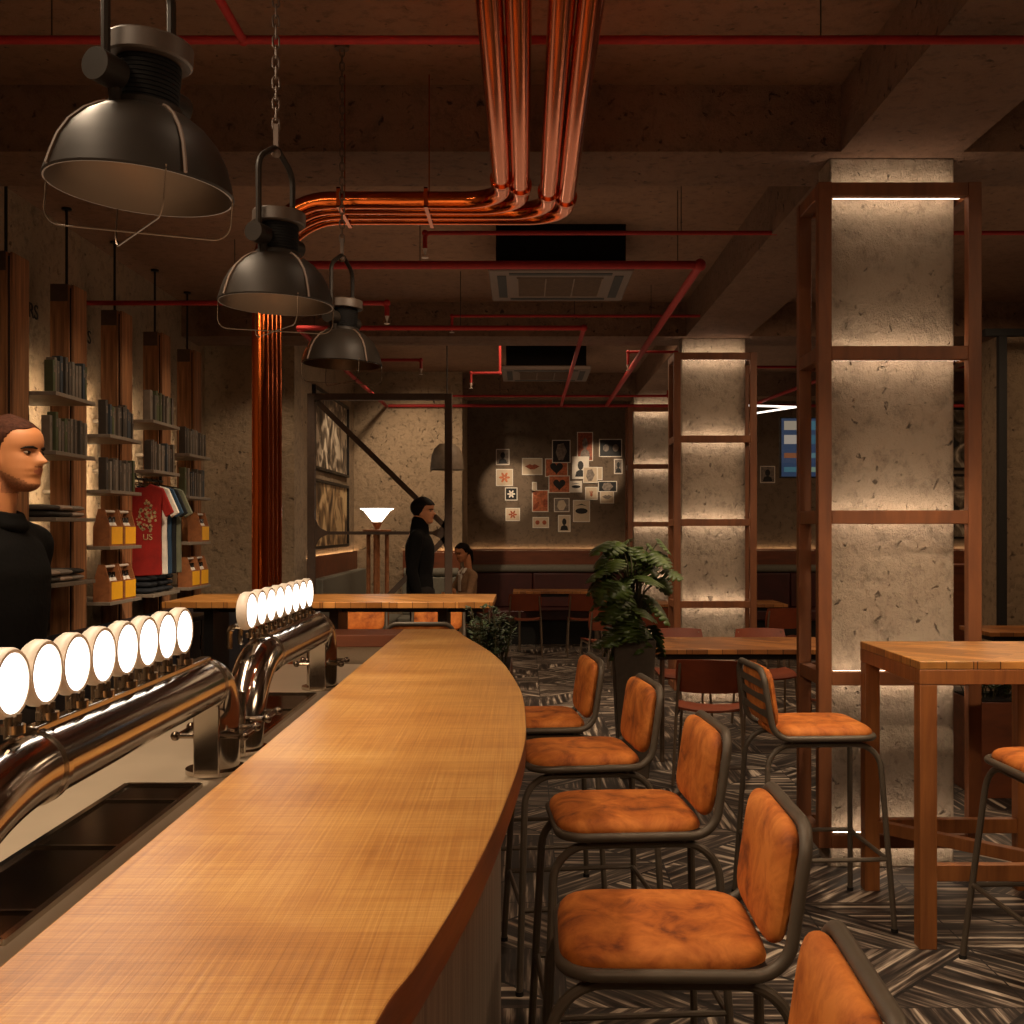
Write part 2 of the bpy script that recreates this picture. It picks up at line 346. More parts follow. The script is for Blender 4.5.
    def cushion(s, hx, hy, hz, T=None, n=12, e=.28):
        """a puffy rounded pad: superellipse outline, domed"""
        g = {}
        def pt(u, v, side):
            # square -> rounded square
            a = abs(u); b = abs(v)
            x = u * (1 - .13 * v ** 6 * abs(u) ** 3); y = v * (1 - .13 * u ** 6 * abs(v) ** 3)
            m = max(a, b); k = ((1 - a ** 6) * (1 - b ** 6)) ** .5 if m < 1 else 0
            return Vector((x * hx, y * hy, side * (hz * k)))
        for side in (1, -1):
            for i in range(n + 1):
                for j in range(n + 1):
                    u = math.sin((-1 + 2 * i / n) * PI / 2); v = math.sin((-1 + 2 * j / n) * PI / 2)
                    if side == -1 and (i in (0, n) or j in (0, n)): g[side, i, j] = g[1, i, j]; continue
                    p = pt(u, v, side); g[side, i, j] = s.bm.verts.new(T @ p if T else p)
            for i in range(n):
                for j in range(n):
                    q = [g[side, i, j], g[side, i + 1, j], g[side, i + 1, j + 1], g[side, i, j + 1]]
                    s.face(q if side == 1 else q[::-1])
        return s
    def mesh(s, name, sharp=35):
        bm = s.bm; bmesh.ops.recalc_face_normals(bm, faces=bm.faces[:])
        for f in bm.faces: f.smooth = True
        for e in bm.edges:
            if len(e.link_faces) == 2 and e.calc_face_angle(0) > math.radians(sharp): e.smooth = False
        me = bpy.data.meshes.new(name); bm.to_mesh(me); bm.free(); return me
    def build(s, name, mat, parent=None, world=False, bevel=0, sharp=35, **kw):
        off = None
        if world and parent is not None:
            W = wmat(parent).inverted(); bmesh.ops.transform(s.bm, matrix=W, verts=s.bm.verts[:])
        if parent is None:
            vs = [v.co for v in s.bm.verts]
            off = Vector(((min(v.x for v in vs) + max(v.x for v in vs)) / 2, (min(v.y for v in vs) + max(v.y for v in vs)) / 2, min(v.z for v in vs)))
            bmesh.ops.translate(s.bm, vec=-off, verts=s.bm.verts[:])
        me = s.mesh(name, sharp); o = bpy.data.objects.new(name, me); COL.objects.link(o)
        for mm in (mat if isinstance(mat, (list, tuple)) else [mat]): me.materials.append(mm)
        if parent is not None: o.parent = parent
        else: o.location = off
        if bevel:
            b = o.modifiers.new('bevel', 'BEVEL'); b.width = bevel; b.segments = 2; b.limit_method = 'ANGLE'; b.angle_limit = math.radians(40)
        tag(o, **kw); return o
def tag(o, label=None, cat=None, group=None, kind=None):
    if label: o['label'] = label
    if cat: o['category'] = cat
    if group: o['group'] = group
    if kind: o['kind'] = kind
    return o
def wmat(o):
    m = o.matrix_basis.copy() if False else Matrix.LocRotScale(o.location, o.rotation_euler, o.scale)
    return wmat(o.parent) @ m if o.parent else m
def thing(name, label, cat, loc=(0, 0, 0), rz=0, group=None):
    o = bpy.data.objects.new(name, None); COL.objects.link(o); o.location = loc; o.rotation_euler = (0, 0, rz); o.empty_display_size = .1
    return tag(o, label, cat, group)
def copy_tree(o, parent=None):
    c = o.copy(); COL.objects.link(c); c.parent = parent
    for ch in [x for x in bpy.data.objects if x.parent == o]: copy_tree(ch, c)
    return c
def clone(o, loc, rz, label, group=None):
    c = copy_tree(o); c.location = loc; c.rotation_euler = (0, 0, rz); c['label'] = label
    if group: c['group'] = group
    return c
def struct(name, mb, mat, **k): return mb.build(name, mat, kind='structure', **k)
def R(a): return math.radians(a)
def text(name, body, size, mat, loc, rot, parent=None, extrude=.002, **kw):
    cu = bpy.data.curves.new(name, 'FONT'); cu.body = body; cu.size = size; cu.extrude = extrude; cu.align_x = 'CENTER'; cu.align_y = 'CENTER'
    o = bpy.data.objects.new(name, cu); COL.objects.link(o)
    dg = bpy.context.evaluated_depsgraph_get(); me = bpy.data.meshes.new_from_object(o.evaluated_get(dg)); bpy.data.objects.remove(o)
    me.name = name; o = bpy.data.objects.new(name, me); COL.objects.link(o); me.materials.clear(); me.materials.append(mat)
    o.location = loc; o.rotation_euler = rot
    if parent: o.parent = parent
    tag(o, **kw); return o

# ------------------------------------------------------------------ setting
XL, XR, YB, YF = -3.03, 7.3, 15.3, -3.2
CZ, BZ = 3.54, 3.24
struct('floor', MB().box(XL - .2, XR + .2, YF - .2, YB + .2, -.1, 0), M['carpet'])
bpy.data.objects['floor'].location.z = -.1
struct('ceiling', MB().box(XL - .2, XR + .2, YF - .2, YB + .2, CZ, CZ + .15), M['ceiling'])
struct('wall_left', MB().box(XL - .2, XL, YF, 10.4, 0, CZ), M['wall'])
struct('wall_front', MB().box(XL, XR, YF - .2, YF, 0, CZ), M['wallback'])
struct('wall_right', MB().box(XR, XR + .2, YF, YB, 0, CZ), M['wallback'])
struct('wall_left_end', MB().box(XL - .2, -2.18, 10.4, 10.7, 0, CZ), M['wall'])
struct('wall_left_lounge', MB().box(-2.4, -2.18, 10.7, 14.0, 0, CZ), M['wall'])
struct('wall_lounge', MB().box(-2.4, -.8, 14.0, YB, 0, CZ), M['wall'])
struct('wall_back', MB().box(-.8, XR, YB, YB + .2, 0, CZ), M['wallback'])
struct('wall_right_stub', MB().box(4.17, XR, 9.7, 10.1, 0, BZ), M['wall'])
# beams
n = 0
for y0, y1 in ((.2, .7), (4.94, 5.44), (9.7, 10.2), (14.1, 14.6)):
    n += 1
    struct('trim_%d' % n, MB().box(XL, 1.42, y0, y1, BZ, CZ).box(1.968, XR, y0, y1, BZ, CZ), M['beam'])
n += 1
struct('trim_%d' % n, MB().box(1.42, 1.968, YF, YB, BZ, CZ), M['beam'])

# ------------------------------------------------------------------ columns with frames
def column(Yf, ordn, where):
    x0, x1 = 1.391, 1.959
    MB().box(x0, x1, Yf + .11, Yf + .31, 0, BZ).build('concrete_column', M['column'], label='rough pitted concrete column, %s' % where, cat='column', bevel=.008)
    root = thing('column_frame', 'lit wooden ladder frame round the concrete column %s' % where, 'frame', (1.675, Yf + .2, .12))
    px0, px1, w = 1.31, 2.04, .06
    ya, yb = Yf, Yf + .40
    for x in (px0, px1 - w):
        for y in (ya, yb - .05):
            MB().box(x, x + w, y, y + .05, .12, 3.096).build('post', M['framewood'], root, True, .003)
    for zt in (3.096, 2.365, 1.63, .908, .18):
        zb = zt - .062
        MB().box(px0 + w, px1 - w, ya + .003, ya + .047, zb, zt - .001).build('rail', M['framewood'], root, True, .003)
        MB().box(px0 + w, px1 - w, yb - .047, yb - .003, zb, zt - .001).build('rail', M['framewood'], root, True, .003)
        for x in (px0, px1 - w):
            MB().box(x + .003, x + w - .003, ya + .05, yb - .05, zb, zt - .001).build('rail', M['framewood'], root, True, .003)
        # small brackets carry the frame on the column, the light strip sits behind the rail
        MB().box(x0 + .1, x0 + .14, ya + .047, Yf + .112, zb + .02, zb + .04).box(x1 - .14, x1 - .1, ya + .047, Yf + .112, zb + .02, zb + .04).build('bracket', M['blackmetal'], root, True)
        MB().box(x0 + .0, x1 - .0, ya + .047, ya + .058, zt - .012, zt - .002).build('light_strip', M['led'], root, True)
        MB().box(x0 + .0, x1 - .0, ya + .047, ya + .058, zb + .002, zb + .012).build('light_strip', M['led'], root, True)
    return root
column(4.91, 1, 'nearest the camera, by the tall table')
column(9.67, 2, 'in the middle of the row')
column(14.0, 3, 'furthest back, behind the leafy plant')

# ------------------------------------------------------------------ bar
bar = thing('bar_counter', 'long honey oak bar counter with a bulging right edge and grey plank front', 'bar counter', (-.25, 2.5, 0))
ctl = [(-.20, -.4), (-.19, .2), (-.165, .6), (-.135, 1.0), (-.108, 1.15), (-.066, 1.45), (-.03, 1.82), (.0, 2.3), (0.0, 2.75), (-.015, 3.1), (-.066, 3.62), (-.13, 4.03), (-.215, 4.42), (-.27, 4.68), (-.31, 4.9)]
def crom(pts, n=6):
    out = []
    for i in range(len(pts) - 1):
        p0 = Vector(pts[max(i - 1, 0)]); p1 = Vector(pts[i]); p2 = Vector(pts[i + 1]); p3 = Vector(pts[min(i + 2, len(pts) - 1)])
        for k in range(n):
            t = k / n
            out.append(.5 * ((2 * p1) + (p2 - p0) * t + (2 * p0 - 5 * p1 + 4 * p2 - p3) * t * t + (3 * p1 - p0 - 3 * p2 + p3) * t ** 3))
    out.append(Vector(pts[-1])); return out
edge = [(p.x, p.y) for p in crom(ctl)]
top = MB().prism([(-.54, -.4)] + edge + [(-.54, 4.9)], 1.046, 1.1)
top.bm.normal_update()
for f in top.bm.faces:
    if abs(f.normal.z) < .5: f.material_index = 1
top.build('bar_top', [M['bartop'], M['baredge']], bar, True, .003)
inner = [(max(-.36, x - .06), y) for x, y in edge]
MB().prism([(-.5, -.4)] + [(x, y - .05 if y > 4.8 else y) for x, y in inner] + [(-.5, 4.85)], 0, 1.046).build('front_panel', M['barpanel'], bar, True)
MB().box(-1.0, -.542, 4.62, 4.9, 1.05, 1.1).build('return_top', M['brownwood'], bar, True, .003)
MB().box(-.98, -.56, 4.64, 4.66, .9, 1.05).build('return_panel', M['plate'], bar, True, label='tread plate return panel')
MB().box(-.98, -.56, 4.661, 4.86, 0, 1.05).build('return_body', M['blackmetal'], bar, True)
sk = thing('steel_counter', 'low brushed steel work counter behind the bar with sunken drip trays', 'counter', (-.8, 2.3, 0))
MB().box(-1.12, -.545, -.4, 4.61, .94, .98).build('worktop', M['steel'], sk, True, .004)
MB().box(-1.08, -.56, -.4, 4.58, 0, .94).build('cabinet', M['chromedark'], sk, True)
def tray(y0, y1):
    m = MB().box(-.87, -.72, y0, y1, .9805, .984)
    t = m.build('drip_tray', M['traymetal'], sk, True, label='dark sunken drip tray')
    f = MB()
    for a, b in (((-.875, y0), (-.715, y0)), ((-.875, y1), (-.715, y1)), ((-.875, y0), (-.875, y1)), ((-.715, y0), (-.715, y1))):
        f.beam((a[0], a[1], .984), (b[0], b[1], .984), .012, .01)
    y = y0 + .12
    while y < y1 - .05: f.beam((-.87, y, .985), (-.72, y, .985), .008, .006); y += .33
    f.build('tray_rim', M['chrome'], t, True)
tray(1.5, 2.42); tray(2.98, 3.75)

# beer towers
def tower(ya, yb, Ra, Rb, label):
    X, Z, r = -.72, 1.2, .053
    t = thing('beer_tower', label, 'beer tower', (X, (ya + yb) / 2, .98))
    pts = [Vector((X, ya, .982))] + [Vector((X, ya + Ra - Ra * math.cos(a), .992 + (Z - .992) * math.sin(a))) for a in [i * PI / 32 for i in range(17)]]
    pts += fillet([(X, ya + Ra + .02, Z), (X, yb, Z), (X, yb, .981)], [0, Rb, 0], 12)
    MB().tube(pts, r, 32).build('pipe', M['chrome'], t, True)
    for y in (ya + Ra + .01, yb - Rb - .01): MB().cyl((X, y - .008, Z), (X, y + .008, Z), r + .004, seg=32).build('joint_ring', M['chrome'], t, True)
    for y in (ya, yb):
        MB().cyl((X, y, .981), (X, y, .992), r + .018, seg=28).build('base_flange', M['chrome'], t, True)
        b = MB()
        b.tube([(X - .075, y - r - .006, 1.075), (X + .075, y - r - .006, 1.075)], .006, 8)
        b.tube([(X - .075, y + r + .006, 1.075), (X + .075, y + r + .006, 1.075)], .006, 8)
        for s_ in (-1, 1):
            b.tube([(X + s_ * .072, y - r - .012, 1.075), (X + s_ * .072, y + r + .012, 1.075)], .007, 8)
            b.ball((X + s_ * .078, y - r - .006, 1.075), .011); b.ball((X + s_ * .078, y + r + .006, 1.075), .011)
        b.build('clamp', M['chromedark'], t, True)
        g = MB().box(X - .012, X + .012, y - r - .028, y - r + .004, .985, 1.15).box(X - .03, X + .03, y - r - .034, y - r - .026, .985, 1.15)
        g.build('support_leg', M['chrome'], t, True, .003)
    MB().box(X - .012, X + .012, ya + Ra, yb - Rb, Z + r - .004, Z + r + .008).build('mounting_rail', M['chrome'], t, True, .002)
    return t
tower(1.22, 2.57, .38, .09, 'fat polished chrome pipe of the near beer tower, closest to the camera')
tower(2.80, 3.90, .24, .09, 'fat polished chrome pipe of the far beer tower, at the end of the steel counter')
ORD = ['first', 'second', 'third', 'fourth', 'fifth', 'sixth', 'seventh', 'eighth']
def make_tap():
    t = thing('beer_tap', 'x', 'beer tap', (0, 0, 0), 0, 'beer taps with round glowing badges')
    MB().cyl((0, 0, 0), (0, 0, .012), .017).cyl((0, .012, 0), (0, .012, .025), .006, seg=10).cyl((0, -.012, 0), (0, -.012, .025), .006, seg=10).build('stem', M['chrome'], t)
    T = Matrix.Translation((0, 0, .07)) @ Matrix.Rotation(PI / 2, 4, 'Y') @ Matrix.Translation((0, 0, -.02))
    MB().lathe([(.03, -.012), (.045, -.008), (.0505, 0), (.0505, .016), (.048, .021), (.043, .021), (.042, .0185)], T, 40).build('badge_housing', M['badgerim'], t)
    MB().lathe([(.0, .0188), (.0425, .0188), (.0425, .0195), (0, .0205)], T, 40, False).build('badge_face', M['badge'], t, label='glowing white badge face')
    h = MB().tube(fillet([(-.015, 0, .03), (-.06, 0, .03), (-.06, 0, -.03)], .02), .008, 10).cyl((-.035, 0, .03), (-.035, 0, .075), .007, .004)
    h.build('faucet', M['chrome'], t); return t
tap0 = make_tap(); used = False
for base, nm in ((1.547, 'near'), (2.90, 'far')):
    for i in range(8):
        lab = 'beer tap with glowing round badge, %s from the camera on the %s chrome tower' % (ORD[i], nm)
        loc = (-.72, base + i * .1115, 1.2615)
        if not used: tap0.location = loc; tap0['label'] = lab; used = True; tap0.rotation_euler.z = -.06
        else: clone(tap0, loc, -.06, lab)

# ------------------------------------------------------------------ bar stools (front faces -X)
def make_stool():
    t = thing('bar_stool', 'x', 'bar stool', (0, 0, 0), 0, 'orange velvet bar stools')
    hx, hy, zs, r = .205, .20, .735, .0125
    loop = fillet([(-hx, -hy, zs), (hx, -hy, zs), (hx + .042, -hy + .01, 1.0), (hx + .042, hy - .01, 1.0), (hx, hy, zs), (-hx, hy, zs)], [.07, .075, .06, .06, .075, .07], 7, True)
    MB().tube(loop, r, 12, True).build('seat_frame', M['darkmetal'], t)
    MB().box(-hx + .02, hx - .03, -hy + .015, hy - .015, zs - .004, zs + .008).build('seat_board', M['blackmetal'], t)
    T = Matrix.Translation((-.012, 0, zs + .012)) @ Matrix.Diagonal((1, 1, 1, 1))
    MB().cushion(.197, .188, .036, T, 16).build('seat_cushion', M['velvet'], t)
    a = math.atan2(.045, .31)
    T = Matrix.Translation((hx + .001, 0, .886)) @ Matrix.Rotation(a, 4, 'Y') @ Matrix.Rotation(PI / 2, 4, 'Y')
    MB().cushion(.118, .183, .026, T, 16).build('back_cushion', M['velvet'], t)
    s_ = MB()
    for z in (.825, .885, .94):
        x = hx + .047 * (z - zs) / .31 + .003
        s_.beam((x, -hy + .012, z), (x, hy - .012, z), .006, .028)
    s_.build('back_slats', M['darkmetal'], t)
    fx, fy, tx, ty, zt = .25, .245, .19, .165, .707
    for sy in (-1, 1):
        pts = fillet([(-fx, sy * fy, .012), (-tx - .03, sy * ty, zt), (tx + .03, sy * ty, zt), (fx, sy * fy, .012)], .1, 7)
        MB().tube(pts, .0115, 10).build('leg', M['darkmetal'], t)
        for sx in (-1, 1): MB().cyl((sx * fx, sy * fy, 0), (sx * fx, sy * fy, .014), .014, seg=12).build('foot_cap', M['black'], t)
    k = .27; q = k / .7; ex = fx + (tx + .02 - fx) * q; ey = fy + (ty - fy) * q
    m = MB()
    for sy in (-1, 1): m.tube([(-ex, sy * ey, k), (ex, sy * ey, k)], .009, 8)
    for sx in (-1, 1): m.tube([(sx * ex, -ey, k), (sx * ex, ey, k)], .009, 8)
    m.build('footrest', M['darkmetal'], t)
    m = MB()
    for x in (-.1, .1): m.tube([(x, -ty, zt), (x, ty, zt)], .009, 8); 
    for x in (-.13, .13):
        for y in (-ty, ty): m.tube([(x, y, zt), (x, y * 1.1, zs)], .008, 8)
    m.build('under_brace', M['darkmetal'], t)
    return t
st0 = make_stool()
G = 'orange velvet bar stools'
stools = [
 (.05, 4.62, 0, 6, 'orange bar stool at the oak bar, furthest from the camera'),
 (.20, 3.92, 0, 7, 'orange velvet bar stool at the oak bar, second from the far end'),
 (.285, 3.10, 0, 4, 'orange velvet bar stool at the middle of the oak bar'),
 (.275, 2.2, 0, -1, 'large orange velvet bar stool at the oak bar, whole seat in the foreground'),
 (.175, 1.38, 0, -3, 'nearest orange bar stool, only its back showing at the bottom edge'),
 (1.155, 4.45, 0, 183, 'orange bar stool turned right, between the tall parquet table and the bar'),
 (1.83, 3.72, 0, -88, 'orange bar stool before the tall parquet table, cut by the right edge'),
 (-.60, 6.55, 0, -90, 'dark backed bar stool at the near side of the long high table, right one'),
 (-1.32, 6.55, 0, -90, 'dark backed bar stool before the long high table, just right of the taps'),
 (-1.25, 8.15, 0, 90, 'orange bar stool on the far side of the long high table, left one'),
 (-.66, 8.15, 0, 90, 'orange bar stool on the far side of the long high table, right one'),
]
for i, (x, y, z, rz, lab) in enumerate(stools):
    if i == 0: st0.location = (x, y, z); st0.rotation_euler.z = R(rz); st0['label'] = lab
    else: clone(st0, (x, y, z), R(rz), lab)

# ------------------------------------------------------------------ tables
def tall_table(loc, w, d, h, label):
    t = thing('tall_table', label, 'table', loc)
    lw = .066
    MB().box(0, w, 0, d, h - .03, h).build('tabletop', M['parquet'], t, bevel=.003)
    a = MB().box(0, w, 0, .04, h - .085, h - .031).box(0, w, d - .04, d, h - .085, h - .031).box(0, .04, .041, d - .041, h - .085, h - .031).box(w - .04, w, .041, d - .041, h - .085, h - .031)
    a.build('apron', M['tablewood'], t, bevel=.002)
    for x in (0.001, w - lw):
        for y in (0.001, d - lw): MB().box(x, x + lw - .002, y, y + lw - .002, 0, h - .086).build('leg', M['tablewood'], t, bevel=.003)
    for y in (.02, d - .06): MB().box(lw, w - lw, y, y + .04, .245, .305).build('stretcher', M['tablewood'], t, bevel=.002)
    MB().beam((lw, d - .06, .275), (w - lw, .06, .275), .04, .05).build('stretcher', M['tablewood'], t, bevel=.002)
    return t
tall_table((1.45, 4.04, 0), .72, .72, 1.06, 'tall square parquet topped table with thick wooden legs at the right')
t = thing('communal_table', 'long high table with warm wooden top standing beyond the far end of the bar', 'table', (-1.27, 7.5, 0))
MB().box(-2.33, -.205, 7.05, 7.93, 1.035, 1.075).build('tabletop', M['parquet'], t, True, .003)
for x in (-.55, -1.27, -2.1): MB().box(x - .03, x + .03, 7.3, 7.7, 0, 1.034).build('leg', M['blackmetal'], t, True)
MB().box(-2.25, -.28, 7.46, 7.52, .98, 1.034).build('rail', M['blackmetal'], t, True)
def low_table(x0, x1, y0, y1, label):
    t = thing('low_table', label, 'table', ((x0 + x1) / 2, (y0 + y1) / 2, 0))
    MB().box(x0, x1, y0, y1, .72, .752).build('tabletop', M['parquetdark'], t, True, .002)
    MB().box(x0 + .05, x1 - .05, y0 + .05, y1 - .05, .68, .719).build('apron', M['blackmetal'], t, True)
    for x in (x0 + .08, x1 - .08):
        for y in (y0 + .08, y1 - .08): MB().cyl((x, y, 0), (x, y, .68), .016, seg=12).build('leg', M['greymetal'], t, True)
    return t
low_table(.83, 2.12, 7.22, 8.05, 'low dark parquet table between the first and second columns')
low_table(.84, 1.78, 11.5, 12.2, 'low table behind the leafy plant')
low_table(1.95, 2.75, 11.5, 12.2, 'low table just right of the middle column')
low_table(-.15, 1.0, 13.85, 14.4, 'low table in front of the dark red back bench')
low_table(3.55, 4.7, 8.4, 9.0, 'low table in front of the rough stub wall at the right edge')
# shell chairs: front faces +Y, so the back is turned to the camera
def make_chair():
    t = thing('cafe_chair', 'x', 'chair', (0, 0, 0), 0, 'red plywood chairs')
    def sheet(fn, n=10, th=.012):
        m = MB(); g = {}
        for s_ in (0, 1):
            for i in range(n + 1):
                for j in range(n + 1): g[s_, i, j] = m.bm.verts.new(fn(-1 + 2 * i / n, -1 + 2 * j / n, s_ * th))
        for s_ in (0, 1):
            for i in range(n):
                for j in range(n): m.face([g[s_, i, j], g[s_, i + 1, j], g[s_, i + 1, j + 1], g[s_, i, j + 1]])
        for i in range(n):
            for a, b in (((i, 0), (i + 1, 0)), ((i, n), (i + 1, n)), ((0, i), (0, i + 1)), ((n, i), (n, i + 1))):
                m.face([g[0, a[0], a[1]], g[0, b[0], b[1]], g[1, b[0], b[1]], g[1, a[0], a[1]]])
        return m
    def q(u, v):  # rounded outline
        return u * (1 - .06 * v * v * abs(u)), v * (1 - .06 * u * u * abs(v))
    sheet(lambda u, v, k: Vector((q(u, v)[0] * .2, q(u, v)[1] * .2 + .02, .45 - .02 * (1 - u * u) - .02 * max(0, v) ** 2 + k))).build('seat', M['ply'], t)
    sheet(lambda u, v, k: Vector((q(u, v)[0] * .2, -.2 - .03 * (1 - u * u) - .03 * v + k, .655 + q(u, v)[1] * .105))).build('backrest', M['ply'], t)
    for s_ in (-1, 1):
        MB().tube(fillet([(s_ * .21, -.27, 0), (s_ * .195, -.2, .42), (s_ * .17, -.225, .735)], .1), .0095, 8).build('leg', M['greymetal'], t)
        MB().tube([(s_ * .21, .22, 0), (s_ * .185, .17, .432)], .0095, 8).build('leg', M['greymetal'], t)
    m = MB()
    for s_ in (-1, 1): m.tube([(s_ * .19, -.2, .42), (s_ * .185, .17, .428)], .009, 8)
    m.tube([(-.19, 0, .42), (.19, 0, .42)], .009, 8).build('seat_rail', M['greymetal'], t)
    return t
ch0 = make_chair(); ch0.name = 'cafe_chair'
chairs = [
 (1.15, 6.83, -12, 'red plywood chair, back to the camera, before the low parquet table'),
 (2.05, 6.95, 6, 'red plywood chair seen between the posts of the nearest column frame'),
 (1.2, 8.45, 180, 'red plywood chair beyond the low parquet table, left one'),
 (1.85, 8.45, 180, 'red plywood chair beyond the low parquet table, right one'),
 (0.0, 13.45, 0, 'red plywood chair at the dark red back bench, left one of two'),
 (.72, 13.45, 0, 'red plywood chair at the dark red back bench, right one of two'),
 (.78, 10.9, 10, 'red plywood chair left of the planter, its back to the camera'),
 (1.3, 11.1, -5, 'red plywood chair behind the planter at the table by the middle column'),
 (2.55, 11.1, 8, 'red plywood chair right of the middle column'),
]
for i, (x, y, rz, lab) in enumerate(chairs):
    if i == 0: ch0.location = (x, y, 0); ch0.rotation_euler.z = R(rz); ch0['label'] = lab
    else: clone(ch0, (x, y, 0), R(rz), lab)

# ------------------------------------------------------------------ benches
def bench(name, segs, label, back, seatm, ledge=True):
    x0, x1, y0, y1, facing = segs
    t = thing(name, label, 'bench', ((x0 + x1) / 2, (y0 + y1) / 2, 0))
    if facing == 'y':   # back against y1
        MB().box(x0, x1, y0 + .08, y1 - .02, 0, .32).build('base', M['black'], t, True)
        MB().box(x0, x1, y0, y1 - .16, .321, .46).build('seat', seatm, t, True, .02)
        nseg = max(1, round((x1 - x0) / .9)); w = (x1 - x0) / nseg
        for k in range(nseg): MB().box(x0 + k * w + .003, x0 + (k + 1) * w - .003, y1 - .16, y1 - .05, .461, .93).build('backrest', back, t, True, .015)
        MB().tube([(x0 + .02, y1 - .1, .99), (x1 - .02, y1 - .1, .99)], .055, 16).build('bolster', M['grey'], t, True)
        MB().box(x0, x1, y1 - .05, y1 - .001, .9, 1.24).build('wood_ledge', M['brownwood'], t, True, .003)
        MB().box(x0, x1, y1 - .05, y1 - .042, 1.2405, 1.264).build('ledge_lip', M['brownwood'], t, True)
        MB().box(x0 + .03, x1 - .03, y1 - .022, y1 - .008, 1.2405, 1.246).build('light_strip', M['ledsoft'], t, True)
    else:
        MB().box(x0 + .02, x1 - .08, y0, y1, 0, .32).build('base', M['black'], t, True)
        MB().box(x0 + .16, x1, y0, y1, .321, .46).build('seat', seatm, t, True, .02)
        MB().box(x0 + .05, x0 + .16, y0, y1, .461, 1.04).build('backrest', back, t, True, .015)
        MB().box(x0 + .001, x0 + .05, y0, y1, .9, 1.24).build('wood_ledge', M['brownwood'], t, True, .003)
        MB().box(x0 + .042, x0 + .05, y0, y1, 1.2405, 1.262).build('ledge_lip', M['brownwood'], t, True)
        MB().box(x0 + .006, x0 + .02, y0, y1, 1.2405, 1.246).build('light_strip', M['ledsoft'], t, True)
    return t
bench('back_bench', (-.78, 7.2, 14.57, YB, 'y'), 'dark red leather wall bench with grey bolster along the back wall', M['leather'], M['leather'])
bench('lounge_bench', (-1.55, -.82, 13.35, 14.0, 'y'), 'grey upholstered bench under the lit rough wall behind the standing man', M['grey'], M['grey'])
bench('side_bench', (-2.18, -1.56, 11.0, 13.98, 'x'), 'grey upholstered bench under the large framed pictures in the lounge corner', M['grey'], M['grey'])

# ------------------------------------------------------------------ left shelf wall
postY = [5.89, 6.69, 7.49, 8.32, 9.13]
PN = ['cut by the left edge of the picture', 'second from the left edge', 'in the middle of the row', 'second from the corner', 'nearest the room corner']
for k, y in enumerate([5.09] + postY):
    zt = 3.03
    nm = 'furthest left, out beyond the picture edge' if k == 0 else PN[k - 1]
    t = thing('timber_post', 'reclaimed timber post on the shop wall, %s' % nm, 'post', (-2.89, y + .1, 0), 0, 'timber posts of the shelf wall')
    MB().box(-2.89, -2.772, y, y + .2, 0, zt).build('board', M['postwood'], t, True, .004)
    MB().box(-2.762, -2.745, y + .005, y + .2, 0, zt).build('board', M['postwood'], t, True, .003)
    MB().box(-2.78, -2.75, y + .01, y + .19, .02, zt - .02).build('core', M['seam'], t, True)
    MB().box(-2.885, -2.78, y - .006, y + .09, zt - .1, zt + .004).build('bracket', M['framemetal'], t, True)
    MB().cyl((-2.85, y + .15, zt), (-2.85, y + .15, CZ - .003), .009, seg=8).cyl((-2.85, y + .15, CZ - .015), (-2.85, y + .15, CZ - .001), .03, seg=12).build('hanger_rod', M['blackmetal'], t, True)
    if k: MB().box(-2.899, -2.891, y + .08, y + .12, 1.4, 2.5).build('light_strip', emit('post_led_%d' % k, '#ffe2b8', 22), t, True)
shelfz = [[2.31, 1.98, 1.61, 1.24], [2.14, 1.79, 1.435, 1.084], [2.31, 1.96, None, 1.084], [2.13, 1.80, 1.44, 1.087]]
BAY = ['first bay from the left', 'second bay from the left', 'bay over the hanging shirts', 'last bay beside the corner']
ROW = ['top', 'second', 'third', 'lowest']
bookm = [flat('book_%d' % i, c, .5, 0, .1) for i, c in enumerate(['#4b443c', '#6a6054', '#38322c', '#75695c', '#443c34', '#474c30', '#343a40', '#5b5046'])]
def make_book(m):
    mb = MB(); w, h, d = .03, .2, .05
    mb.box(-d, 0, -w / 2, w / 2, 0, h); mb.mi = 1; mb.box(-d + .004, .0015, -w * .3, w * .3, h * .62, h * .82)
    return mb
protos = []
for bm_ in bookm:
    o = make_book(None).build('book', [bm_, M['inkgrey']], label='x', cat='book', bevel=.002); o.location = (0, 0, -50); protos.append(o)
book_first = {id(p): True for p in protos}
for b in range(4):
    y0 = postY[b] + .21; y1 = postY[b + 1] - .03
    for r_, z in enumerate(shelfz[b]):
        if z is None: continue
        t = thing('wall_shelf', '%s grey wall shelf, %s' % (ROW[r_], BAY[b]), 'shelf', (-2.8, (y0 + y1) / 2, z))
        MB().box(-3.028, -2.6, y0, y1, z - .022, z).build('board', M['shelf'], t, True, .002)
        if r_ < 2:
            nb = 11; pitch = (y1 - y0 - .04) / nb
            for k in range(nb):
                p = random.choice(protos)
                loc = (-2.66 + random.uniform(-.01, .01), y0 + .04 + k * pitch, z)
                if book_first[id(p)]: book_first[id(p)] = False; o = p
                else: o = p.copy(); COL.objects.link(o)
                o.location = loc; o.scale = (1, min(1.25, pitch / .034) * random.uniform(.8, 1), random.uniform(.88, 1.12))
                o['label'] = 'slim grey volume on the %s shelf, %s' % (ROW[r_], BAY[b]); o['group'] = 'volumes on the %s shelf, %s' % (ROW[r_], BAY[b])
for p in protos:
    if book_first[id(p)]: bpy.data.objects.remove(p)
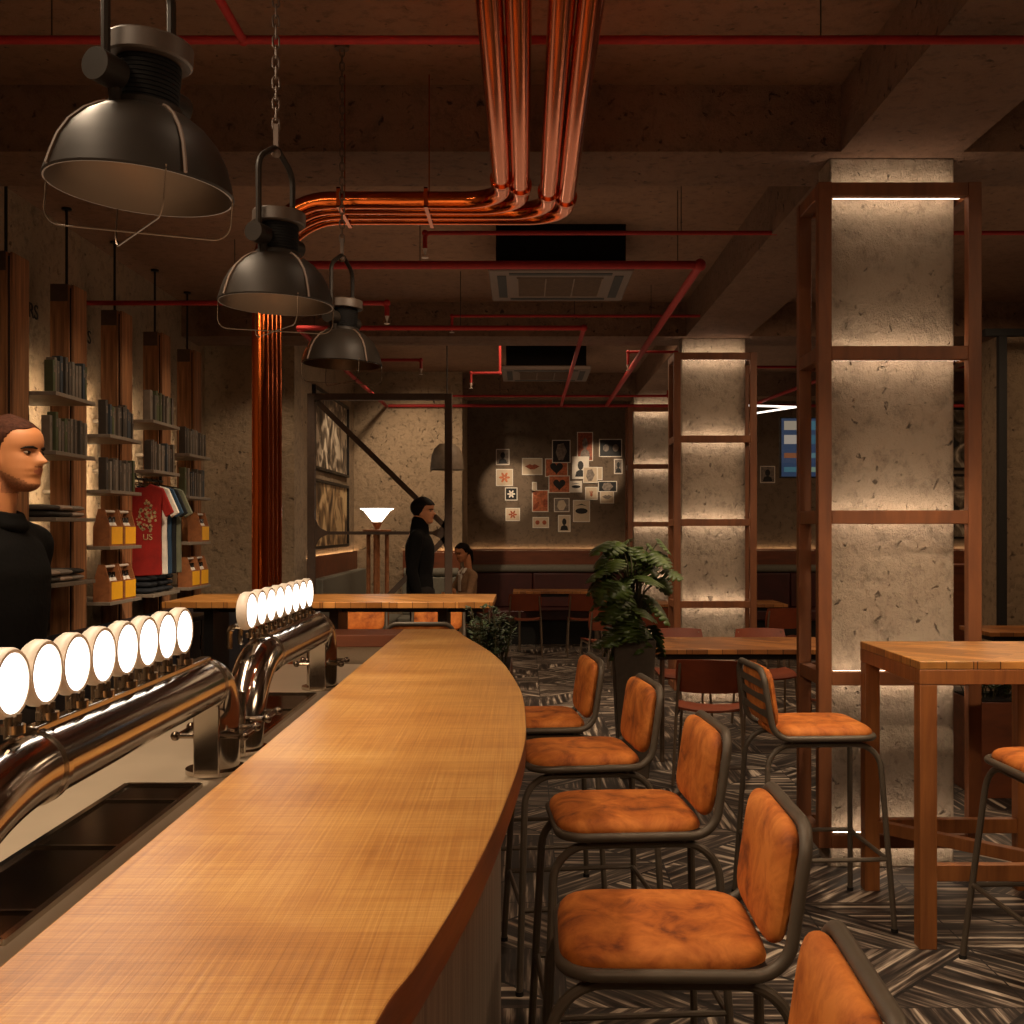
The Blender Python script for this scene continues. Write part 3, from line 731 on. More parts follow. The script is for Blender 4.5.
# folded garments, carriers
fold = [flat('fold_%d' % i, c, .85, 0, .1, 40, .2) for i, c in enumerate(['#4a443e', '#b09a88', '#8d8378', '#2a2622'])]
for z in (1.61, 1.24):
    for j, yy in enumerate((6.16, 6.33, 6.50)):
        for k in range(2):
            m = MB(); T = Matrix.Translation((-2.78, yy + .02, z + .019 + k * .036)) @ Matrix.Rotation(random.uniform(-.06, .06), 4, 'Z')
            m.cushion(.15, .085, .018, T, 10)
            m.build('folded_shirt', fold[(k + j + (z > 1.5) * 3) % 4], label='folded shirt, %s of the %s pile on the %s shelf behind the bartender' % (['bottom', 'top'][k], ['nearest', 'middle', 'furthest'][j], 'upper' if z > 1.5 else 'lower'), cat='folded shirt', group='folded shirts on the shelves')
def make_carrier():
    t = thing('bottle_carrier', 'x', 'bottle carrier', (0, 0, 0), 0, 'wooden bottle carriers with yellow labels')
    L, W, H = .21, .1, .13
    m = MB()
    m.box(-W / 2, W / 2, -L / 2, L / 2, 0, .01)
    for s_ in (-1, 1): m.box(s_ * W / 2 - .005, s_ * W / 2 + .005, -L / 2, L / 2, 0, H)
    m.build('box', M['crate'], t)
    for s_ in (-1, 1):
        T = Matrix.Translation((0, s_ * L / 2, 0)) @ Matrix.Rotation(PI / 2, 4, 'X')
        MB().prism([(-W / 2, 0), (W / 2, 0), (W / 2, H), (.02, .235), (-.02, .235), (-W / 2, H)], -.005, .005, T).build('end_panel', M['crate'], t)
    MB().cyl((0, -L / 2, .22), (0, L / 2, .22), .009, seg=10).build('handle', M['cap'], t)
    MB().box(W / 2 + .005, W / 2 + .007, -L / 2 + .02, L / 2 - .005, .012, H - .008).build('label_panel', M['yellow'], t, label='yellow label panel')
    for yy in (-.06, 0, .06):
        b = MB().lathe([(0, .012), (.025, .012), (.026, .1), (.022, .125), (.011, .15), (.010, .185), (.0, .186)], Matrix.Translation((.012, yy, 0)), 14, False).build('bottle', M['bottle'], t)
        MB().lathe([(0, .1), (.0268, .1), (.0235, .126), (.013, .15), (0, .15)], Matrix.Translation((.012, yy, 0)), 14, False).build('neck_label', M['cap'], b)
    return t
c0 = make_carrier(); first = True
for (b, z, ys, lv) in ((1, 1.435, (7.03, 7.27), 'upper'), (1, 1.084, (7.03, 7.27), 'lower'), (3, 1.44, (8.98,), 'upper'), (3, 1.087, (8.72, 8.96), 'lower')):
    for j, y in enumerate(ys):
        lab = 'bottle carrier with yellow label, %s shelf %s, %s' % (lv, 'left of the red shirt' if b == 1 else 'right of the hanging shirts', 'nearer one' if (j == 0 and len(ys) == 2) else 'further one')
        if first: c0.location = (-2.665, y, z); c0['label'] = lab; first = False
        else: clone(c0, (-2.665, y, z), 0, lab)
# hanging shirts
rail = MB().cyl((-2.74, 7.7, 1.90), (-2.74, 8.3, 1.90), .01, seg=10).cyl((-2.74, 7.72, 1.90), (-2.74, 7.72, 1.94), .008, seg=8).cyl((-2.74, 8.28, 1.90), (-2.74, 8.28, 1.94), .008, seg=8)
rail.build('clothes_rail', M['blackmetal'], label='short black clothes rail under the shelf holding the shirts', cat='rail')
def shirt(y, col, label, printed=False, sc_=1):
    out = [(-.08, .0), (-.05, -.025), (.05, -.025), (.08, 0), (.17, -.03), (.245, -.2), (.19, -.235), (.155, -.16), (.16, -.64), (.0, -.65), (-.16, -.64), (-.155, -.16), (-.19, -.235), (-.245, -.2), (-.17, -.03)]
    t = thing('t_shirt', label, 't-shirt', (-2.715, y, 1.21), 0, 't-shirts on the clothes rail')
    T = Matrix.Translation((-2.715, y, 1.86)) @ Matrix.Rotation(PI / 2, 4, 'X')
    m = MB().prism(out, -.014, .014, T)
    bmesh.ops.triangulate(m.bm, faces=[f for f in m.bm.faces if len(f.verts) > 4])
    m.build('fabric', flat('shirt_' + col.strip('#'), col, .85, 0, .15, 12, .3), t, True, .008)
    MB().tube([(-2.715, y, 1.862), (-2.72, y, 1.885), (-2.73, y, 1.9), (-2.74, y, 1.915), (-2.75, y, 1.9)], .003, 6).tube([(-2.86, y, 1.845), (-2.715, y, 1.87), (-2.57, y, 1.845)], .004, 6).build('hanger', M['chromedark'], t, True)
    if printed:
        g = MB()
        for k in range(60):
            a = random.uniform(0, 2 * PI); rr = math.sqrt(random.random()) * .085
            x = -2.66 + rr * math.cos(a) * .8; z = 1.63 + rr * math.sin(a) * 1.35
            g.cyl((x, y - .0142, z), (x, y - .016, z), random.uniform(.005, .013), seg=7)
        g.build('print', flat('shirt_print', '#a88f66', .8, 0, .4, 60), t, True)
        o = text('lettering', 'US', .06, bpy.data.materials['shirt_print'], (0.065, -.0165, .275), (PI / 2, 0, 0), t)
    return t
shirt(7.74, '#8c150c', 'dark red t-shirt with a pale figure print, frontmost on the rail', True)
shirt(7.86, '#e2dccf', 'white t-shirt hanging right behind the red one')
shirt(7.96, '#27425c', 'blue t-shirt hanging third on the rail')
shirt(8.06, '#121316', 'black t-shirt hanging fourth on the rail')
shirt(8.18, '#6a6c58', 'olive grey t-shirt hanging last on the rail')
for j, yy in enumerate((7.82, 8.0, 8.18)):
    for k in range(3):
        MB().cushion(.15, .085, .022, Matrix.Translation((-2.78, yy, 1.084 + .023 + .043 * k)), 10).build('folded_jeans', flat('jeans_%d%d' % (j, k), '#161a22', .85), label='folded dark jeans under the hanging shirts, %s of the %s pile' % (['bottom', 'middle', 'top'][k], ['nearest', 'middle', 'furthest'][j]), cat='folded jeans', group='folded jeans below the shirts')
# low cabinets along the shelf wall
for k in range(5):
    y0 = 5.2 + k * 1.03
    t = thing('back_cabinet', 'low navy cabinet under the wall shelves, %s from the camera' % ORD[k], 'cabinet', (-2.5, y0 + .5, 0), 0, 'navy back cabinets')
    MB().box(-2.74, -2.3, y0, y0 + 1.02, 0, .93).build('body', M['navy'], t, True, .004)
    for a in (0.02, .52):
        d = MB().box(-2.299, -2.285, y0 + a, y0 + a + .48, .08, .9).build('door', M['navy'], t, True, .002)
        MB().cyl((-2.27, y0 + a + .42, .7), (-2.27, y0 + a + .42, .8), .006, seg=8).build('handle', M['chromedark'], d, True)
for body, px, py, w in (('RS', 33, 312, .13), ('S', 89, 338, .13)):
    s_ = (CX - px) / 3.03; Y = F / s_; z = CAMZ + (CY - py) / s_
    text('wall_lettering', body, w, M['ink'], (XL + .002, Y, z), (PI / 2, 0, PI / 2), label='black painted letters %s on the plaster %s' % (body, 'left of the second post' if body == 'RS' else 'right of the second post'), cat='lettering')

# ------------------------------------------------------------------ lounge steel frame, lamp, pendants
t = thing('steel_partition', 'open dark steel partition with diagonal braces behind the standing man', 'frame', (-1.3, 10.25, 0))
Yf = 10.25; k = Yf / F
xa, xb, zt, zm = (311.5 - CX) * k, (448.5 - CX) * k, CAMZ + (CY - 397) * k, CAMZ + (CY - 533) * k
for x in (xa, xb): MB().box(x - .035, x + .035, Yf - .03, Yf + .03, 0, zt + .03).build('post', M['framemetal'], t, True, .004)
MB().box(xa + .035, xb - .035, Yf - .03, Yf + .03, zt - .03, zt + .03).build('crossbar', M['framemetal'], t, True)
MB().box(xa + .035, xb - .035, Yf - .015, Yf + .015, zm - .015, zm + .015).build('crossbar', M['framemetal'], t, True)
MB().beam((xa + .05, Yf, zt - .04), (xb - .03, Yf, zm + .06), .03, .05).build('brace', M['framemetal'], t, True)
MB().beam((xb - .03, Yf, zm - .05), (xb - .75, Yf, zm - .78), .03, .05).build('brace', M['framemetal'], t, True)
MB().beam((xb - .75, Yf, zm - .78), (xa + .03, Yf, .2), .03, .05).build('brace', M['framemetal'], t, True)
g = MB()
for x, sx in ((xa + .035, 1), (xb - .035, -1)):
    for sz in (1, -1):
        T = Matrix.Translation((x, Yf, zm + sz * .015)) @ Matrix.Rotation(PI / 2, 4, 'X')
        g.prism([(0, 0), (sx * .11, 0), (sx * .05, sz * .03), (sx * .025, sz * .06), (0, sz * .12)], -.015, .015, T)
g.build('gusset', M['framemetal'], t, True)

t = thing('pedestal_table', 'tall thin legged wooden stand carrying the glowing lamp', 'stand', ((377 - CX) * 10.75 / F, 10.75, 0))
x, y = (377 - CX) * 10.75 / F, 10.75
MB().cyl((x, y, 1.49), (x, y, 1.535), .14, seg=32).build('top', M['crate'], t, True, .004)
for a in (30, 150, 270): MB().cyl((x + .105 * math.cos(R(a)), y + .105 * math.sin(R(a)), 0), (x + .105 * math.cos(R(a)), y + .105 * math.sin(R(a)), 1.49), .02, seg=12).build('leg', M['crate'], t, True)
MB().cyl((x, y, 0), (x, y, 1.49), .028, seg=14).build('leg', M['crate'], t, True)
t = thing('table_lamp', 'glowing white flared cone lamp on a small wooden foot', 'lamp', (x, y, 1.536))
MB().lathe([(.0, 1.536), (.02, 1.536), (.03, 1.56), (.055, 1.61), (0, 1.61)], Matrix.Translation((x, y, 0)), 28, False).build('foot', M['crate'], t, True)
MB().lathe([(.045, 1.611), (.13, 1.72), (.162, 1.735), (.165, 1.74), (.13, 1.732), (.04, 1.616)], Matrix.Translation((x, y, 0)), 32, False).build('shade', M['lamp'], t, True)

t = thing('dome_pendant', 'plain grey dome pendant hanging over the seated woman', 'pendant lamp', (P(447, 456, 11).x, 11, P(447, 470, 11).z))
x, z0 = t.location.x, t.location.z
MB().lathe([(.17, 0), (.155, .14), (.13, .21), (.08, .26), (.0, .27), (0, .262), (.075, .25), (.122, .205), (.147, .138), (.162, 0)], Matrix.Translation((x, 11, z0)), 36, False).build('shade', flat('grey_shade', '#6c5f50', .6), t, True)
MB().cyl((x, 11, z0 + .265), (x, 11, CZ), .006, seg=8).build('cord', M['black'], t, True)

def pendant(px, py, dia_px, label, tilt=0, chain=True):
    Rr = .1625; s_ = dia_px / (2 * Rr); Y = F / s_
    x = (px - CX) / s_; z = CAMZ + (CY - py) / s_
    t = thing('pendant_lamp', label, 'pendant lamp', (x, Y, z), 0, 'industrial pendant lamps over the bar')
    T = Matrix.Rotation(tilt, 4, 'Y')
    outer = [(Rr, 0), (Rr + .002, .004), (.159, .025), (.149, .057), (.132, .088), (.107, .115), (.082, .132), (.066, .139), (.064, .15), (0, .15)]
    inner = [(0, .133), (.07, .128), (.1, .108), (.126, .083), (.144, .054), (.155, .024), (Rr - .003, 0), (Rr, 0)]
    d = MB().lathe(outer, T, 48, False).build('dome', M['bronze'], t)
    MB().lathe(inner, T, 48, False).build('reflector', M['bronzein'], t)
    MB().cyl(T @ Vector((0, 0, .09)), T @ Vector((0, 0, .132)), .03).build('bulb_holder', M['black'], t)
    fin = [(0, .15)]
    for i in range(10): fin += [(.057, .15 + i * .0078), (.057, .156 + i * .0078), (.0545, .1562 + i * .0078), (.0545, .1576 + i * .0078)]
    fin += [(.0, .229)]
    MB().lathe(fin, T, 40, False).build('heat_sink', M['blackbox'], t)
    MB().lathe([(0, .229), (.072, .229), (.076, .232), (.076, .262), (.073, .266), (0, .268)], T, 40, False).build('top_cap', flat('cap_bronze', '#33261c', .5, .2), t)
    for k in range(4):
        a = PI / 4 + k * PI / 2
        MB().tube([T @ Vector(((r_ + .003) * math.cos(a), (r_ + .003) * math.sin(a), zz)) for r_, zz in outer[1:8]], .0035, 6).build('rib', M['framemetal'], t)
    gd = MB()
    for k in range(2):
        a = .12 - k * 1.1; c, s2 = math.cos(a), math.sin(a)
        gd.tube([T @ p for p in fillet([(-Rr * c, -Rr * s2, .01), (-Rr * c, -Rr * s2, -.075), (Rr * c, Rr * s2, -.075), (Rr * c, Rr * s2, .01)], .03, 5)], .0016, 6)
    gd.build('wire_guard', M['bronzein'], t)
    ya = R(70); c, s2 = math.cos(ya), math.sin(ya); w = .088
    for q in (-1, 1):
        kn = MB(); kn.cyl((q * c * .06, q * s2 * .06, .185), (q * c * .115, q * s2 * .115, .185), .028, seg=20)
        kn.cyl((q * c * .07, q * s2 * .07, .185), (q * c * .06, q * s2 * .06, .125), .012, seg=10)
        kn.build('pivot_knob', M['bronze'], t)
    yk = MB(); pts = fillet([(-c * w, -s2 * w, .2), (-c * w, -s2 * w, .4), (0, 0, .455), (c * w, s2 * w, .4), (c * w, s2 * w, .2)], [0, .06, .03, .06, 0], 6)
    yk.tube(pts, .0085, 8).build('yoke', M['bronze'], t)
    hk = MB().box(-.007, .007, -.004, .004, .43, .52); hk.ball((0, 0, .437), .014).build('hook', M['framemetal'], t)
    chn = MB(); zz = .52; k = 0
    top = CZ - z
    while zz < top:
        a = PI / 2 * (k % 2) + .3
        L2, W2 = .0185, .0095
        loop = []
        for i in range(12):
            th = i * 2 * PI / 12; u = W2 * math.cos(th); v = W2 * math.sin(th) + (L2 - W2 if math.sin(th) > 0 else -(L2 - W2))
            loop.append((u * math.cos(a), u * math.sin(a), zz + v))
        chn.tube(loop, .0028, 6, True); zz += .0295; k += 1
    chn.build('chain', M['framemetal'], t)
    MB().cyl((0, 0, top - .02), (0, 0, top), .03, seg=16).build('ceiling_plate', M['framemetal'], t)
    return t
pendant(140, 191, 181, 'largest smoked metal pendant lamp with wire guard, nearest the camera', R(4))
pendant(276, 305, 113, 'middle smoked metal pendant lamp hanging on a chain over the taps', R(2))
pendant(342, 365, 79, 'smallest smoked metal pendant lamp, furthest of the chain hung row', R(2))

# ------------------------------------------------------------------ copper pipes
t = thing('copper_pipes', 'bundle of four polished copper pipes crossing the ceiling and dropping behind the taps', 'pipes', (-1.13, 4.85, 0))
zc = 2.95; xs = (-.095, -.018, .098, .175)
for i, x in enumerate(xs):
    yy = 4.70 + i * .082
    pts = fillet([(x, -2.5, zc), (x, yy, zc), (-1.13, yy, zc), (-1.13, yy, 0)], [0, .17, .3, 0], 14)
    MB().tube(pts, .037, 22).build('pipe', M['copper'], t, True)
    f = MB().cyl((x, yy - .30, zc), (x, yy - .285, zc), .046, seg=20).cyl((x, yy - .28, zc), (x, yy - .265, zc), .046, seg=20)
    for q in range(4):
        a = q * PI / 2 + .78; f.ball((x + .039 * math.cos(a), yy - .303, zc + .039 * math.sin(a)), .006, None, 8, 6)
    f.build('flange', M['copper'], t, True)
for x in (-.42, -.79):
    MB().box(x - .008, x + .008, 4.65, 4.99, zc - .042, zc - .036).box(x - .008, x + .008, 4.65, 4.99, zc + .036, zc + .042).box(x - .008, x + .008, 4.65, 4.656, zc - .042, zc + .042).box(x - .008, x + .008, 4.984, 4.99, zc - .042, zc + .042).cyl((x, 4.82, zc + .04), (x, 4.82, CZ - .003), .0025, seg=6).build('clamp', M['copper'], t, True)

# ------------------------------------------------------------------ red sprinkler pipes
def rpipe(pts, r, label, heads=(), hang=()):
    t = thing('sprinkler_pipe', label, 'pipe', tuple(Vector(pts[0])))
    MB().tube(fillet(pts, r * 2.2, 4), r, 12).build('pipe', M['red'], t, True)
    j = MB(); ok = False
    for p in [Vector(p) for p in pts[1:-1]]: j.ball(p, r * 1.45); ok = True
    if ok: j.build('elbow', M['red'], t, True)
    for h in heads:
        h = Vector(h); MB().cyl(h, h - Vector((0, 0, .03)), .014, .006, 10).cyl(h - Vector((0, 0, .03)), h - Vector((0, 0, .05)), .004, seg=8).cyl(h - Vector((0, 0, .05)), h - Vector((0, 0, .054)), .02, seg=12).build('sprinkler_head', M['white'], t, True)
    for q in hang:
        q = Vector(q); MB().cyl(q, (q.x, q.y, CZ - .002), .0025, seg=6).build('hanger', M['blackmetal'], t, True)
z1 = 3.2; Y1 = F * (z1 - CAMZ) / (CY - 40)
t = thing('sprinkler_pipe', 'red pipe running the full width across the top of the picture with a branch', 'pipe', (0, Y1, z1))
MB().cyl((XL, Y1, z1), (XR, Y1, z1), .0145, seg=14).build('pipe', M['red'], t, True)
MB().cyl((P(243, 40, Y1).x, Y1, z1), (P(243, 40, Y1).x, -2, z1), .0145, seg=14).ball((P(243, 40, Y1).x, Y1, z1), .02).build('branch', M['red'], t, True)
h = MB()
for xx in (-1.6, 1.0, 3.5): h.cyl((xx, Y1, z1), (xx, Y1, CZ - .002), .0025, seg=6)
h.build('hanger', M['blackmetal'], t, True)
def X_(px, Y): return (px - CX) * Y / F
def Yz(py, z): return F * (z - CAMZ) / (CY - py)
Y2 = Yz(233, 3.25); rpipe([(X_(425, Y2), Y2, 3.16), (X_(425, Y2), Y2, 3.25), (1.45, Y2, 3.25)], .013, 'thin red pipe ending in the concrete beam above the black unit', [(X_(425, Y2), Y2, 3.16)], [(0.9, Y2, 3.25)])
rpipe([(1.93, Y2, 3.25), (XR, Y2, 3.25)], .013, 'thin red pipe right of the nearest column, high under the ceiling', (), [(4, Y2, 3.25)])
zz = 3.1; Y3 = Yz(265, zz); rpipe([(X_(300, Y3), Y3, zz), (X_(700, Y3), Y3, zz), (X_(700, Y3), 13.90, zz)], .025, 'thick red pipe below the ceiling unit, turning back into the room at the right', (), [(X_(420, Y3), Y3, zz), (.9, Y3, zz), (X_(700, Y3), 9, zz)])
Y4 = Yz(328, zz); rpipe([(X_(297, Y4), Y4, zz), (X_(584, Y4), Y4, zz), (X_(584, Y4), 13.90, zz)], .019, 'middle red pipe turning back towards the wall of small prints', (), [(-.5, Y4, zz)])
Y5 = Yz(303, zz); rpipe([(XL, Y5, zz), (X_(387, Y5), Y5, zz), (X_(387, Y5), Y5, zz - .09)], .017, 'red pipe from the shelf wall passing behind the pendant lamps', [(X_(387, Y5), Y5, zz - .09)], [(-2, Y5, zz)])
Y6 = Yz(316, 3.27); rpipe([(X_(452, Y6), Y6, 3.19), (X_(452, Y6), Y6, 3.27), (1.45, Y6, 3.27)], .012, 'thin red pipe between the two ceiling units', [(X_(452, Y6), Y6, 3.19)], [(.4, Y6, 3.27)])
x7 = X_(300, Y4) - .02; rpipe([(x7, Y4 + .05, zz), (x7, Yz(409, zz) - .03, zz), (x7, Yz(409, zz) - .03, zz + .12)], .02, 'red pipe running back above the lounge frame', (), [(x7, 9.2, zz)])
YB_ = Yz(409, zz); 
t = rpipe([(x7 + .03, 13.95, zz), (6.9, 13.95, zz)], .02, 'long red pipe in front of the back wall above the small prints', (), [(.5, 13.95, zz), (4, 13.95, zz)])
Y8 = Yz(360, zz); rpipe([(X_(345, Y8), Y8, CZ - .01), (X_(345, Y8), Y8, zz), (X_(421, Y8), Y8, zz), (X_(421, Y8), Y8, zz - .08)], .014, 'short red drop pipe right of the smallest pendant lamp', [(X_(421, Y8), Y8, zz - .08)])
Y9 = Yz(373, zz); rpipe([(X_(471, Y9), Y9, zz - .1), (X_(471, Y9), Y9, zz), (X_(500, Y9), Y9, zz), (X_(500, Y9), Y9, CZ - .01)], .013, 'short red drop pipe left of the far ceiling unit', [(X_(471, Y9), Y9, zz - .1)])
Y10 = Yz(396, 3.17); rpipe([(X_(452, Y10), Y10, 3.17), (X_(668, Y10), Y10, 3.17), (X_(668, Y10), Y10, CZ - .01)], .015, 'thin dim red pipe crossing just above the back beam', (), [(X_(500, Y10), Y10, 3.17)])
Y11 = Yz(352, 3.2); rpipe([(X_(628, Y11), Y11, 3.08), (X_(628, Y11), Y11, 3.2), (1.45, Y11, 3.2)], .013, 'short red pipe left of the middle column top', [(X_(628, Y11), Y11, 3.08)])
Y12 = Yz(367, 3.2); rpipe([(2.0, Y12, 3.2), (X_(1000, Y12), Y12, 3.2), (X_(1000, Y12), Y12, CZ - .01)], .014, 'dim red pipe right of the middle column under the ceiling', (), [(3.3, Y12, 3.2)])
rpipe([(X_(757, 13.2), 13.2, 3.05), (X_(832, 10.8), 10.8, 3.05), (X_(832, 10.8), 10.8, CZ - .01)], .02, 'slanting red pipe above the blue menu screen', (), [])

# ------------------------------------------------------------------ ceiling cassettes
def cassette(cx, y0, label, w=.95):
    z = 3.22; t = thing('ceiling_cassette', label, 'air conditioner', (cx, y0 + w / 2, z))
    MB().box(cx - w / 2 + .05, cx + w / 2 - .05, y0 + .05, y0 + w - .05, z + .045, CZ).build('housing', M['blackbox'], t, True)
    MB().box(cx - w / 2, cx + w / 2, y0, y0 + w, z, z + .045).build('panel', M['cassette'], t, True, .01)
    s = MB()
    for a in range(4):
        T = Matrix.Translation((cx, y0 + w / 2, z)) @ Matrix.Rotation(a * PI / 2, 4, 'Z')
        s.box(-.34, .34, -.42, -.36, -.003, .001, T)
    s.build('air_slot', M['black'], t, True)
    g = MB(); c0_ = y0 + w / 2
    for i in range(22): g.box(cx - .29, cx + .29, c0_ - .29 + i * .027, c0_ - .282 + i * .027, z - .006, z + .001)
    for i in range(4): g.box(cx - .29 + i * .19, cx - .28 + i * .19, c0_ - .29, c0_ + .29, z - .008, z + .001)
    g.build('grille', flat('grille_' + str(int(y0)), '#5a4636', .6), t, True)
cassette(.235, 7.15, 'ceiling air conditioning cassette with square grille under a black housing, nearer one')
cassette(.225, 11.6, 'far ceiling air conditioning cassette, above the small prints')

# ------------------------------------------------------------------ prints and screens
def heart(cx, cz, s):
    return [(cx + s * .055 * 16 * math.sin(a) ** 3 / 1.0, cz + s * .055 * (13 * math.cos(a) - 5 * math.cos(2 * a) - 2 * math.cos(3 * a) - math.cos(4 * a))) for a in [i * 2 * PI / 28 for i in range(28)]]
def ell(cx, cz, a, b, n=20, rot=0): return [(cx + a * math.cos(t) * math.cos(rot) - b * math.sin(t) * math.sin(rot), cz + a * math.cos(t) * math.sin(rot) + b * math.sin(t) * math.cos(rot)) for t in [i * 2 * PI / n for i in range(n)]]
def printp(x0, y0, x1, y1, kind, bg, ink, label, lift=0, Y=YB, name='photo_print', border=.012, group='small prints on the back wall'):
    a = P(x0, y1, Y); b = P(x1, y0, Y); w = b.x - a.x; h = b.z - a.z; cx, cz = (a.x + b.x) / 2, (a.z + b.z) / 2
    d = .004 + lift * .006
    t = thing(name, label, 'print', (cx, Y - d, a.z), 0, group)
    MB().box(a.x, b.x, Y - d - .005, Y - d, a.z, b.z).build('paper', M['paperwhite'], t, True)
    MB().box(a.x + border, b.x - border, Y - d - .006, Y - d - .005, a.z + border, b.z - border).build('image', M[bg], t, True)
    T = Matrix.Translation((cx, Y - d - .0062, cz)) @ Matrix.Rotation(PI / 2, 4, 'X'); m = MB()
    def pr(poly): m.prism(poly, -.0004, .0006, T)
    k = min(w, h)
    if kind == 'portrait':
        pr(ell(0, h * .1, w * .17, h * .2)); pr([(-w * .32, -h * .4), (w * .32, -h * .4), (w * .25, -h * .18), (w * .08, -h * .1), (-w * .08, -h * .1), (-w * .25, -h * .18)])
    elif kind == 'heart': pr(heart(0, 0, k * .4 / 1.0))
    elif kind == 'eye':
        pr([(w * .36 * math.cos(t_), h * .13 * math.sin(t_)) for t_ in [i * PI / 10 for i in range(20)]]); pr([(-w * .35, h * .24), (0, h * .33), (w * .35, h * .22), (0, h * .27)])
    elif kind == 'eyes': pr(ell(-w * .2, 0, w * .13, h * .2)); pr(ell(w * .22, 0, w * .13, h * .2))
    elif kind == 'flower':
        for i in range(6): pr(ell(math.cos(i * PI / 3) * k * .18, math.sin(i * PI / 3) * k * .18, k * .15, k * .07, 14, i * PI / 3))
    elif kind == 'hand':
        pr(ell(0, -h * .12, w * .1, h * .12, 16))
        for i in range(3): pr(ell((i - 1) * w * .09, h * .08, w * .03, h * .14, 10, (1 - i) * .25))
    elif kind == 'leaf': pr(ell(-w * .25, -h * .22, w * .1, h * .22, 14, -.6)); pr(ell(w * .3, -h * .1, w * .15, h * .2, 14)); pr(ell(-w * .3, h * .4 - .02, w * .12, h * .06))
    elif kind == 'lips': pr([(-w * .36, 0), (-w * .12, h * .14), (0, h * .08), (w * .12, h * .14), (w * .36, 0), (w * .1, -h * .17), (-w * .1, -h * .17)])
    elif kind == 'body': pr([(-w * .2, h * .3), (w * .12, h * .36), (w * .3, 0), (w * .1, -h * .38), (-w * .15, -h * .38), (-w * .3, -.02)])
    if m.bm.verts: m.build('motif', M[ink], t, True)
    else: m.bm.free()
L = printp
L(496, 449, 509.5, 465, 'portrait', 'inkgrey', 'ink', 'small framed grey portrait print, topmost of the left column on the back wall')
L(496, 469, 513, 486, 'flower', 'paper', 'inkorange', 'pale print with a small orange flower in the brightest spotlight')
L(505, 487.5, 517.5, 500.5, 'flower', 'ink', 'paperwhite', 'square black print with a white flower')
L(505.5, 508, 520, 521, 'flower', 'paper', 'inkred', 'pale print with a rusty coral shape, bottom of the left column')
L(522, 458, 542.5, 475, 'lips', 'paper', 'inkred', 'cream landscape print with rust coloured lips')
L(532, 482, 537, 493, 'none', 'paper', 'ink', 'tiny blank cream card')
L(532, 490, 548.5, 512, 'leaf', 'inkorange', 'inkred', 'tall terracotta print left of the two hearts')
L(532.5, 517, 549, 528, 'eyes', 'paper', 'inkred', 'wide print with two dark eyes, lowest in the middle')
L(545, 458.5, 568, 477, 'heart', 'inkorange', 'ink', 'terracotta print with a dark heart, upper of two')
L(548.5, 475.5, 570, 493, 'heart', 'inkorange', 'ink', 'terracotta print with a dark heart, lower of two', 1)
L(552, 440, 570.5, 463, 'body', 'ink', 'inkgrey', 'tall black monochrome print above the hearts', 1)
L(554, 498, 569.5, 512, 'body', 'inkgrey', 'paper', 'grey print with a pale hand shape under the lower heart')
L(558, 515, 570.5, 532, 'portrait', 'paper', 'ink', 'cream print of a small dark standing figure, lowest right of middle')
L(577, 432, 593, 461, 'portrait', 'inkred', 'inkgrey', 'tall brown portrait print at the top of the cluster')
L(572, 456.5, 589, 479, 'portrait', 'paperwhite', 'ink', 'bright white framed face print at the centre of the cluster', 2)
L(570, 481, 582, 492.5, 'eye', 'paperwhite', 'ink', 'small white print of one eye, between the heart and the column', 2)
L(583, 467, 597.5, 483, 'body', 'paper', 'inkgrey', 'pale sketch print overlapping the bright face print', 3)
L(585, 487, 597.5, 500, 'hand', 'paper', 'inkred', 'cream card with a tiny rust figure', 4)
L(573, 500, 590, 522, 'eye', 'paper', 'ink', 'pale portrait print of a single eye and brow, lower right')
L(597, 467, 602.5, 480, 'none', 'paper', 'ink', 'narrow cream strip card behind the sketch print')
L(599, 439, 622, 457, 'eyes', 'ink', 'inkgrey', 'black wide print in the upper right corner of the cluster')
L(598, 481, 617, 492, 'body', 'ink', 'inkgrey', 'dark landscape print right of the cream card', 1)
L(600, 490, 614, 503.5, 'lips', 'paper', 'inkgrey', 'pale print with a faint grey mouth at the right')
L(614, 459, 622.5, 474, 'portrait', 'inkgrey', 'ink', 'small dark print beside the frame of the furthest column')
L(760, 466, 775, 483, 'portrait', 'inkgrey', 'ink', 'small print alone on the back wall below the menu screen')
def art(o, x0, x1, y0, y1, z0, z1, label, mat, axis):
    t = thing('framed_picture', label, 'picture', o, 0, 'large framed pictures')
    fr = MB(); w = .03
    if axis == 'x':
        X = x0
        for a in ((y0, y1, z0, z0 + w), (y0, y1, z1 - w, z1), (y0, y0 + w, z0 + w, z1 - w), (y1 - w, y1, z0 + w, z1 - w)): fr.box(X, X + .04, *a)
        fr.build('frame', M['blackmetal'], t, True); MB().box(X + .005, X + .015, y0 + w, y1 - w, z0 + w, z1 - w).build('image', mat, t, True)
    else:
        Y = y0
        for a in ((x0, x1, z0, z0 + w), (x0, x1, z1 - w, z1), (x0, x0 + w, z0 + w, z1 - w), (x1 - w, x1, z0 + w, z1 - w)): fr.box(a[0], a[1], Y - .04, Y, a[2], a[3])
        fr.build('frame', M['blackmetal'], t, True); MB().box(x0 + w, x1 - w, Y - .015, Y - .005, z0 + w, z1 - w).build('image', mat, t, True)
art((-2.16, 12.3, 2.24), -2.18, 0, 11.25, 13.4, 2.16, 3.02, 'large framed monochrome picture on the lounge side wall, upper one', M['artbw'], 'x')
art((-2.16, 12.3, 1.35), -2.18, 0, 11.25, 13.4, 1.33, 2.06, 'large framed sepia picture on the lounge side wall, lower one', M['artwarm'], 'x')
